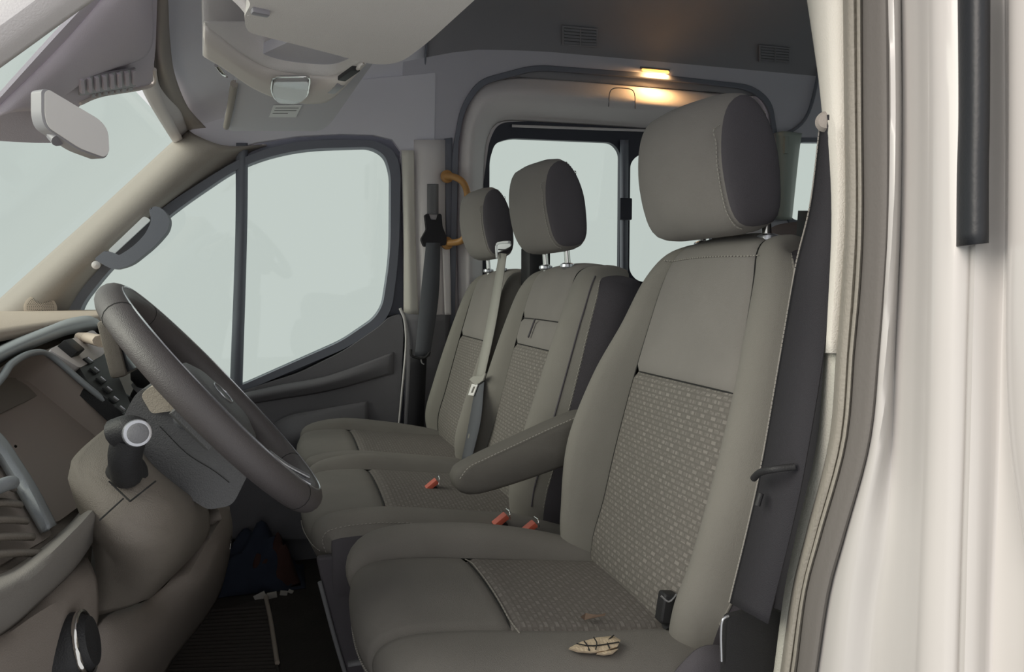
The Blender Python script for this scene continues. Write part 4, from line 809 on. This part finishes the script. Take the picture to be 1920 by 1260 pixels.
# ---- second pod seen below the display
# ---- steering column
sco = empty('steering_column', (0, 0, 0), 'dark grained steering column shroud with pale upper cover behind wheel', 'steering column')
WC = np.array([-.085, 1.0, .757]); a_ = U(592, 940, Y=1.0)-U(197, 540, Y=1.0); a_ /= np.linalg.norm(a_); n_ = np.array([-a_[2], 0, a_[0]]); 
if n_[2] < 0: n_ = -n_
b_ = np.array([0, 1.0, 0])
ax_ = -n_
def col_sec(c, ra, rb, k=18, low=1.0):
    return [c+a_*ra*math.cos(t)*(low if math.cos(t) > 0 else 1)+b_*rb*math.copysign(abs(math.sin(t))**.8, math.sin(t)) for t in np.linspace(0, 2*math.pi, k, endpoint=False)]
hub0 = WC
YA = lambda y: (lambda a, b: U(a, b, Y=y))
plate('shroud', pxl(YA(.905), rnd([(226, 815, 6), (232, 780, 10), (252, 742, 20), (268, 728, 10), (330, 735, 30), (392, 768, 30), (450, 828, 20), (470, 880, 20), (436, 948, 16), (390, 956, 10), (330, 920, 20), (262, 850, 12)], 12, 5)), (0, .19, 0), M['hub'], sco, bevel=.022, seg=5)
plate('upper_cover', pxl(YA(.895), rnd([(264, 742, 8), (276, 728, 8), (312, 716, 6), (326, 734, 10), (372, 752, 8), (366, 766, 8), (330, 770, 30), (284, 776, 8)], 8, 4)), (0, .17, 0), M['cowl'], sco, bevel=.010, seg=4)
tube('shroud_joint', [U(a, b, Y=.9035) for a, b in [(300, 800), (350, 850), (400, 882), (430, 905)]], .0004, M['seam'], sco, n=20, seg=5)
lathe('ignition_lock', [(.014, -.01), (.014, .004), (.011, .008), (.005, .009), (0, .006)], U(350, 782, Y=.902), (.3, -.9, 0), M['silver'], sco, seg=18)
settle(sco, hub0+ax_*.2)
# stalk with bright end
sk = empty('control_stalk', (0, 0, 0), 'black upright lever with bright rounded tip left of the steering column', 'lever')
s0, s1 = U(238, 893, Y=.745), U(244, 815, Y=.715)
lathe('boot', [(.016, -.01), (.018, -.004), (.019, .002), (.015, .006), (.0, .008)], s0+np.array([-.002, .016, 0]), (.5, -.5, .3), M['dark'], sk)
tube('shaft', [s0, (s0+s1)/2+np.array([-.002, -.004, 0]), s1], lambda t: .0135+.001*t, M['dark'], sk, n=16, seg=14)
tube('shoulder', [s1+np.array([-.012, 0, .002]), s1+np.array([0, -.006, .006]), s1+np.array([.008, -.008, .003])], .0125, M['dark'], sk, n=12, seg=14)
lathe('end_ring', [(.0105, -.008), (.012, 0), (.0112, .003), (.009, .004)], U(257, 812, Y=.70), (.35, -.93, .1), M['silver'], sk, seg=24)
lathe('end_cap', [(.0088, 0), (.0088, .004), (.007, .0055), (0, .006)], U(257, 812, Y=.70), (.35, -.93, .1), M['trim_mid'], sk, seg=24)
settle(sk, s0)
# ---- steering wheel
n_ = n_+np.array([0, .05, 0]); n_ /= np.linalg.norm(n_); b_ = np.cross(n_, a_); b_ = b_*np.sign(b_[1])
sw = empty('steering_wheel', (0, 0, 0), 'black leather steering wheel seen almost edge-on', 'steering wheel')
RM = 0.5*np.linalg.norm(U(592, 940, Y=1.0)-U(197, 540, Y=1.0))-.014
WC = 0.5*(U(592, 940, Y=1.0)+U(197, 540, Y=1.0))
def rimring(t, r_, squ=1.0):
    c = WC+RM*(a_*math.cos(t)+b_*math.sin(t)); o_ = a_*math.cos(t)+b_*math.sin(t)
    return [c+r_*(o_*math.cos(u)*.95+n_*math.sin(u)*squ) for u in np.linspace(0, 2*math.pi, 16, endpoint=False)]
G = [rimring(t, .0175) for t in np.linspace(0, 2*math.pi, 97)]
grid('rim', G, M['leather'], sw, cl_u=True)
for u0 in (math.radians(86),):
    pts = [WC+RM*(a_*math.cos(t)+b_*math.sin(t))+.0176*((a_*math.cos(t)+b_*math.sin(t))*math.cos(u0)*.95+n_*math.sin(u0)) for t in np.linspace(0, 2*math.pi, 60, endpoint=False)]
    tube('rim_seam', pts, .0012, M['silver'], sw, n=160, closed=True, seg=5)  # rim joint drawn in silver, the sun's highlight put into its colour
for t in (math.radians(-145), math.radians(-35), math.radians(145), math.radians(35)):
    grid('grip_joint', [rimring(t-.005, .0177), rimring(t, .0181), rimring(t+.005, .0177)], M['seam'], sw, cl_u=True)
def hubring(h, sa, sb): return [WC+n_*h+a_*sa*math.cos(t)*(1.1 if math.cos(t) > 0 else .95)+b_*sb*math.copysign(abs(math.sin(t))**.75, math.sin(t)) for t in np.linspace(0, 2*math.pi, 32, endpoint=False)]
grid('airbag_cover', [hubring(*x) for x in ((-.045, .05, .06), (-.03, .065, .075), (-.008, .068, .08), (.004, .062, .074), (.010, .045, .055), (.012, .02, .025))], M['hub'], sw, cl_u=True, cap=True)
tube('emblem_ring', [WC+n_*.0125+a_*.016*math.cos(t)+b_*.028*math.sin(t) for t in np.linspace(0, 2*math.pi, 20, endpoint=False)], .0014, M['silver'], sw, closed=True, n=40, seg=6)
for ang, wd in ((math.radians(90), .03), (math.radians(-90), .03), (0.0, .034)):
    d = a_*math.cos(ang)+b_*math.sin(ang); p = np.cross(n_, d)
    grid('spoke', [[WC+d*r_+p*wd*q*(1.1-.25*(r_-.05)/.12)+n_*(h-.012*abs(q)) for q in (-1, -.6, 0, .6, 1)] + [WC+d*r_+p*wd*q*.9+n_*(h-.022) for q in (1, 0, -1)] for r_, h in ((.05, -.0), (.08, -.006), (.12, -.010), (RM-.012, -.002))], M['hub'], sw, cl_u=True, cap=True)
for dy in (-.016, .016):
    d = a_; tube('spoke_trim', [WC+d*(RM-.075)+b_*dy*.8-n_*.001, WC+d*(RM-.045)+b_*dy*1.1+n_*.003, WC+d*(RM-.012)+b_*dy*1.5+n_*.012], .0052, M['silver'], sw, n=14, flat=(1.3, .8))
for ang in (90, -90):
    d = b_*(1 if ang > 0 else -1)
    for k in (-.012, 0, .012): box('spoke_button', WC+d*.105+a_*k+n_*.002, (.016, .009, .006), M['bezel'], sw, rot=basis(d, a_), bevel=.002)
settle(sw, WC)

# ================================================================ BELTS, BUCKLES, HANDRAIL
# driver's belt
bd = empty('seat_belt', (0, 0, 0), 'wide dark driver seat belt hanging along the near door pillar', 'seat belt')
Lp = [(1540, 215, .62), (1520, 380, .63), (1492, 500, .64), (1466, 650, .66), (1430, 860, .67), (1402, 990, .68), (1368, 1130, .69)]
Rp = [(1556, 215, .60), (1563, 380, .60), (1556, 500, .60), (1546, 650, .60), (1512, 860, .60), (1485, 990, .61), (1440, 1170, .63)]
ribbon('webbing', [U(a, b, Y=y) for a, b, y in Lp], [U(a, b, Y=y) for a, b, y in Rp], M['belt'], bd, n=50)
dashes('edge_stitching', [U(a-1, b, Y=y-.003) for a, b, y in Lp], M['thread'], bd, step=.004, ln=.0036, r=.0005)
lathe('upper_guide', [(.0, -.006), (.009, -.006), (.010, 0), (.007, .005), (0, .006)], U(1549, 228, Y=.61), (-.6, -.8, 0), M['trim_beige'], bd)
tube('guide_loop', [U(1413, 897, Y=.655), U(1425, 886, Y=.64), U(1450, 880, Y=.62), (U(1490, 875, Y=.61))], .0036, M['dark'], bd, n=20, seg=10)
tube('lower_clip', [U(1427, 925, Y=.65), U(1420, 948, Y=.65)], .003, M['dark'], bd, seg=8)
tube('floor_anchor', [U(1366, 1155, Y=.69), U(1355, 1162, Y=.69), U(1352, 1190, Y=.69), U(1353, 1240, Y=.69)], .0014, M['silver'], bd, n=16, seg=8)
plate('anchor_cover', [U(a, b, Y=.69) for a, b in rnd([(1366, 1158), (1440, 1140), (1500, 1160), (1490, 1330), (1356, 1330)], 8)], (0, .01, 0), M['dark'], bd, bevel=.003)
settle(bd, U(1380, 1150, Y=.66))
# driver's buckle stalk lying in the cushion corner
bk = empty('belt_buckle', (0, 0, 0), 'black seat belt buckle at the near rear corner of driver cushion', 'buckle')
q0 = U(1250, 1138, Y=.86)
box('body', q0, (.022, .02, .040), M['dark'], bk, rot=Matrix.Rotation(.15, 3, 'Y'), bevel=.006, seg=3)
tube('handle_rim', [q0+np.array([-.012, -.006, .019]), q0+np.array([-.003, -.011, .012]), q0+np.array([.010, -.008, .019])], .0015, M['silver'], bk, n=12, seg=6)
tube('stalk', [q0+np.array([.0, 0, -.02]), q0+np.array([.03, 0, -.035])], .010, M['dark'], bk)
settle(bk, q0)
for (px, py, y, lb, an) in ((937, 977, 1.30, 'red-topped seat belt buckle beside the armrest, left of its pair', .75), (990, 992, 1.27, 'red-topped seat belt buckle nearest the driver backrest', .8), (808, 911, 1.525, 'red-topped seat belt buckle lying on the bench cushion by the armrest tip', .45)):
    b0 = empty('belt_buckle', (0, 0, 0), lb, 'buckle'); c_ = U(px, py, Y=y)
    d = U(px+12, py-10, Y=y)-c_; d /= np.linalg.norm(d); Bk = basis(d, (0, 1, 0))
    box('body', c_-d*.016+np.array([0, .006, -.008]), (.058, .030, .016), M['dark'], b0, rot=Bk, bevel=.004)
    box('release_button', c_+np.array([0, -.004, .003]), (.030, .022, .010), M['red'], b0, rot=Bk, bevel=.003)
    tube('chrome_rim', [c_+d*.017+np.array([0, -.016, -.004]), c_+d*.020+np.array([0, -.012, .007]), c_+d*.020+np.array([0, .010, .007])], .0018, M['chrome'], b0, n=10, seg=6)
    settle(b0, c_)
# centre belt on the bench backrest
cb = empty('seat_belt', (0, 0, 0), 'pale grey centre seat belt hanging down the bench backrest', 'seat belt')
Lc = [(936, 474), (925, 540), (910, 620), (891, 712)]; Rc = [(950, 476), (941, 540), (927, 620), (907, 712)]
yb = lambda py: UP(930, py, (.52, 1, .93), (1, 0, -.27))[1]
BP_ = lambda a, b, o=0.0: UP(a, b, (.535-o, 1, .93), (1, 0, -.26))
ribbon('webbing', [BP_(a, b) for a, b in Lc], [BP_(a, b) for a, b in Rc], M['belt_grey'], cb, n=20)
L2 = [(893, 716), (880, 790), (866, 862)]; R2 = [(908, 716), (901, 790), (884, 862)]
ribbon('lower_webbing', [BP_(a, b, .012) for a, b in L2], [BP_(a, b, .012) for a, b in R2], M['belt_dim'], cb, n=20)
to = [(882, 712), (890, 706), (905, 706), (913, 700), (908, 714), (900, 720), (893, 722)]
plate('tongue_head', [BP_(a, b, .014) for a, b in to], (-.004, 0, .001), M['belt_grey'], cb, bevel=.001)
plate('tongue_plate', [BP_(a, b, .015) for a, b in [(886, 720), (897, 721), (889, 742), (879, 741)]], (-.002, 0, .0005), M['near_edge'], cb, holes=[[BP_(a, b, .015) for a, b in [(889, 725), (893, 725), (888, 737), (884, 737)]]])
tube('guide_bracket', [BP_(932, 484, .01), BP_(931, 460, .01), BP_(940, 455, .01), BP_(955, 454, .012)], .0035, M['label'], cb, n=16, seg=8)
plate('guide_plate', [BP_(a, b, .004) for a, b in [(932, 458), (958, 452), (960, 462), (944, 470), (934, 474)]], (-.004, 0, 0), M['label'], cb, bevel=.001)
tube('guide_slot', [BP_(935, 468, .014), BP_(950, 468, .014), BP_(960, 461, .014)], .002, M['dark'], cb, n=10, seg=6)
settle(cb, BP_(890, 730))
# passenger belt on the far pillar
pbt = empty('seat_belt', (0, 0, 0), 'dark passenger seat belt with height adjuster on the far pillar', 'seat belt')
ribbon('webbing', [W(799, 455, -.06), W(788, 560, -.07), W(778, 668, -.08)], [W(826, 455, -.06), W(822, 560, -.07), W(806, 668, -.08)], M['belt_dim'], pbt, n=20)
plate('height_adjuster', pxl(W, rnd([(797, 402), (804, 400), (808, 412), (820, 412), (823, 400), (828, 402), (830, 425), (838, 445), (836, 460), (795, 462), (790, 448), (800, 430)], 3), -.06), (0, .025, 0), M['belt'], pbt, bevel=.004)
rails('slide_rail', [[W(801, 345, -.045), W(801, 402, -.045)], [W(822, 345, -.045), W(822, 402, -.045)]], M['trim_mid'], pbt, thick=.004)
tube('lower_guide', [W(770, 655, -.08), W(772, 667, -.085), W(790, 672, -.085), W(800, 668, -.085), W(806, 660, -.08)], .004, M['dark'], pbt, n=20, seg=8)
tube('lower_guide_hook', [W(788, 670, -.085), W(791, 680, -.085), W(795, 683, -.085)], .003, M['silver'], pbt, n=8, seg=6)
ribbon('lower_webbing', [W(770, 672, -.07), W(766, 760, -.06), W(760, 868, -.05)], [W(800, 672, -.07), W(796, 760, -.06), W(790, 868, -.05)], M['belt'], pbt, n=20)
settle(pbt, W(800, 500, -.05))
# yellow handrail
hr = empty('handrail', (0, 0, 0), 'orange-yellow curved handrail beside the sliding door opening', 'handrail')
tube('rail', [W(836, 331, -.05), W(852, 332, -.08), (W(868, 342, -.10)), W(876, 362, -.10), W(876, 400, -.10), W(874, 436, -.10), W(864, 452, -.09), W(840, 456, -.05)], .0105, M['yellow'], hr, n=40, seg=12)
for y_ in (331, 456): lathe('flange', [(.02, -.004), (.02, .004), (.014, .008)], W(838, y_, -.045), (.2, -1, 0), M['yellow'], hr, seg=18)
settle(hr, W(838, 400, -.04))

# ================================================================ FLOOR ITEMS
fm = empty('floor_mat', (0, 0, 0), 'ribbed brown rubber mat in the driver footwell', 'mat')
mo_ = [U(a, b, Z=.006) for a, b in [(395, 1150), (500, 1118), (522, 1245), (540, 1330), (180, 1330), (230, 1262)]]
plate('base', mo_, (0, 0, -.005), M['mat'], fm, bevel=.002)
vs, fs = [], []
for i in range(26):
    y_ = 1136+i*7; a = U(395-(i*6.5), y_+8, Z=.0065); b = U(503+i*.9, y_, Z=.0065); k = len(vs)
    for e in (a, b): vs += [e+np.array([0, 0, 0]), e+np.array([0, -.006, .004]), e+np.array([0, -.012, 0])]
    fs += [(k, k+1, k+4, k+3), (k+1, k+2, k+5, k+4)]
tag(mesh('ribs', vs, fs, M['mat'], fm, None), kind='stuff')
tube('raised_edge', [U(498, 1118, Z=.01), U(508, 1165, Z=.01), U(520, 1243, Z=.01)], .006, M['dash_top'], fm, n=14, seg=8)
settle(fm, (-.15, 1.95, .0))
def cloth_heap(name, px, py, rx, ry, h, m, lb, y):
    c = U(px, py, Y=y); rr_ = random.Random(px); G = []
    for i in range(16):
        row = []
        for j in range(24):
            u, v = i/15*2-1, j/23*2-1; r_ = min(1, math.hypot(u, v))
            row.append((c[0]+v*rx, c[1]+u*ry, max(.004, h*(1-r_**2.5)*(1+.25*math.sin(5*v+3*u)+.15*math.sin(11*v-7*u)))))
        G.append(row)
    o = grid(name, G, m, None, thick=.003); tag(o, lb, 'cloth'); return o
cloth_heap('folded_jacket', 470, 1085, .16, .10, .14, M['blue'], 'dark blue cloth bundle on the floor below the dashboard', 2.37)
cloth_heap('rag', 512, 1085, .08, .04, .12, M['redcloth'], 'dull red cloth lying against the dark blue bundle', 2.33)
for i, (a, b, w_) in enumerate(((488, 1119, .022), (510, 1116, .018), (532, 1112, .014), (545, 1109, .010))):
    c = U(a, b, Z=w_*.55); o = box('paper_scrap', c, (w_*1.5, .004, w_), M['paper'], rot=Matrix.Rotation(.3*i-.4, 3, 'Y'), bevel=.001)
    tag(o, ('largest and leftmost', 'second from left', 'third from left', 'smallest and rightmost')[i]+' of four pale paper scraps on the footwell floor', 'paper scrap')
ds2 = rails('seat_rail', [[U(652, 1243, Y=1.12), U(700, 1236, Y=1.10), U(760, 1230, Y=1.08)], [U(652, 1247, Y=1.10), U(700, 1240, Y=1.08), U(760, 1234, Y=1.06)]], M['trim_mid'], n=10, k=3, thick=.006)
tag(ds2, 'thin metal edge on the floor in front of driver seat', 'rail')
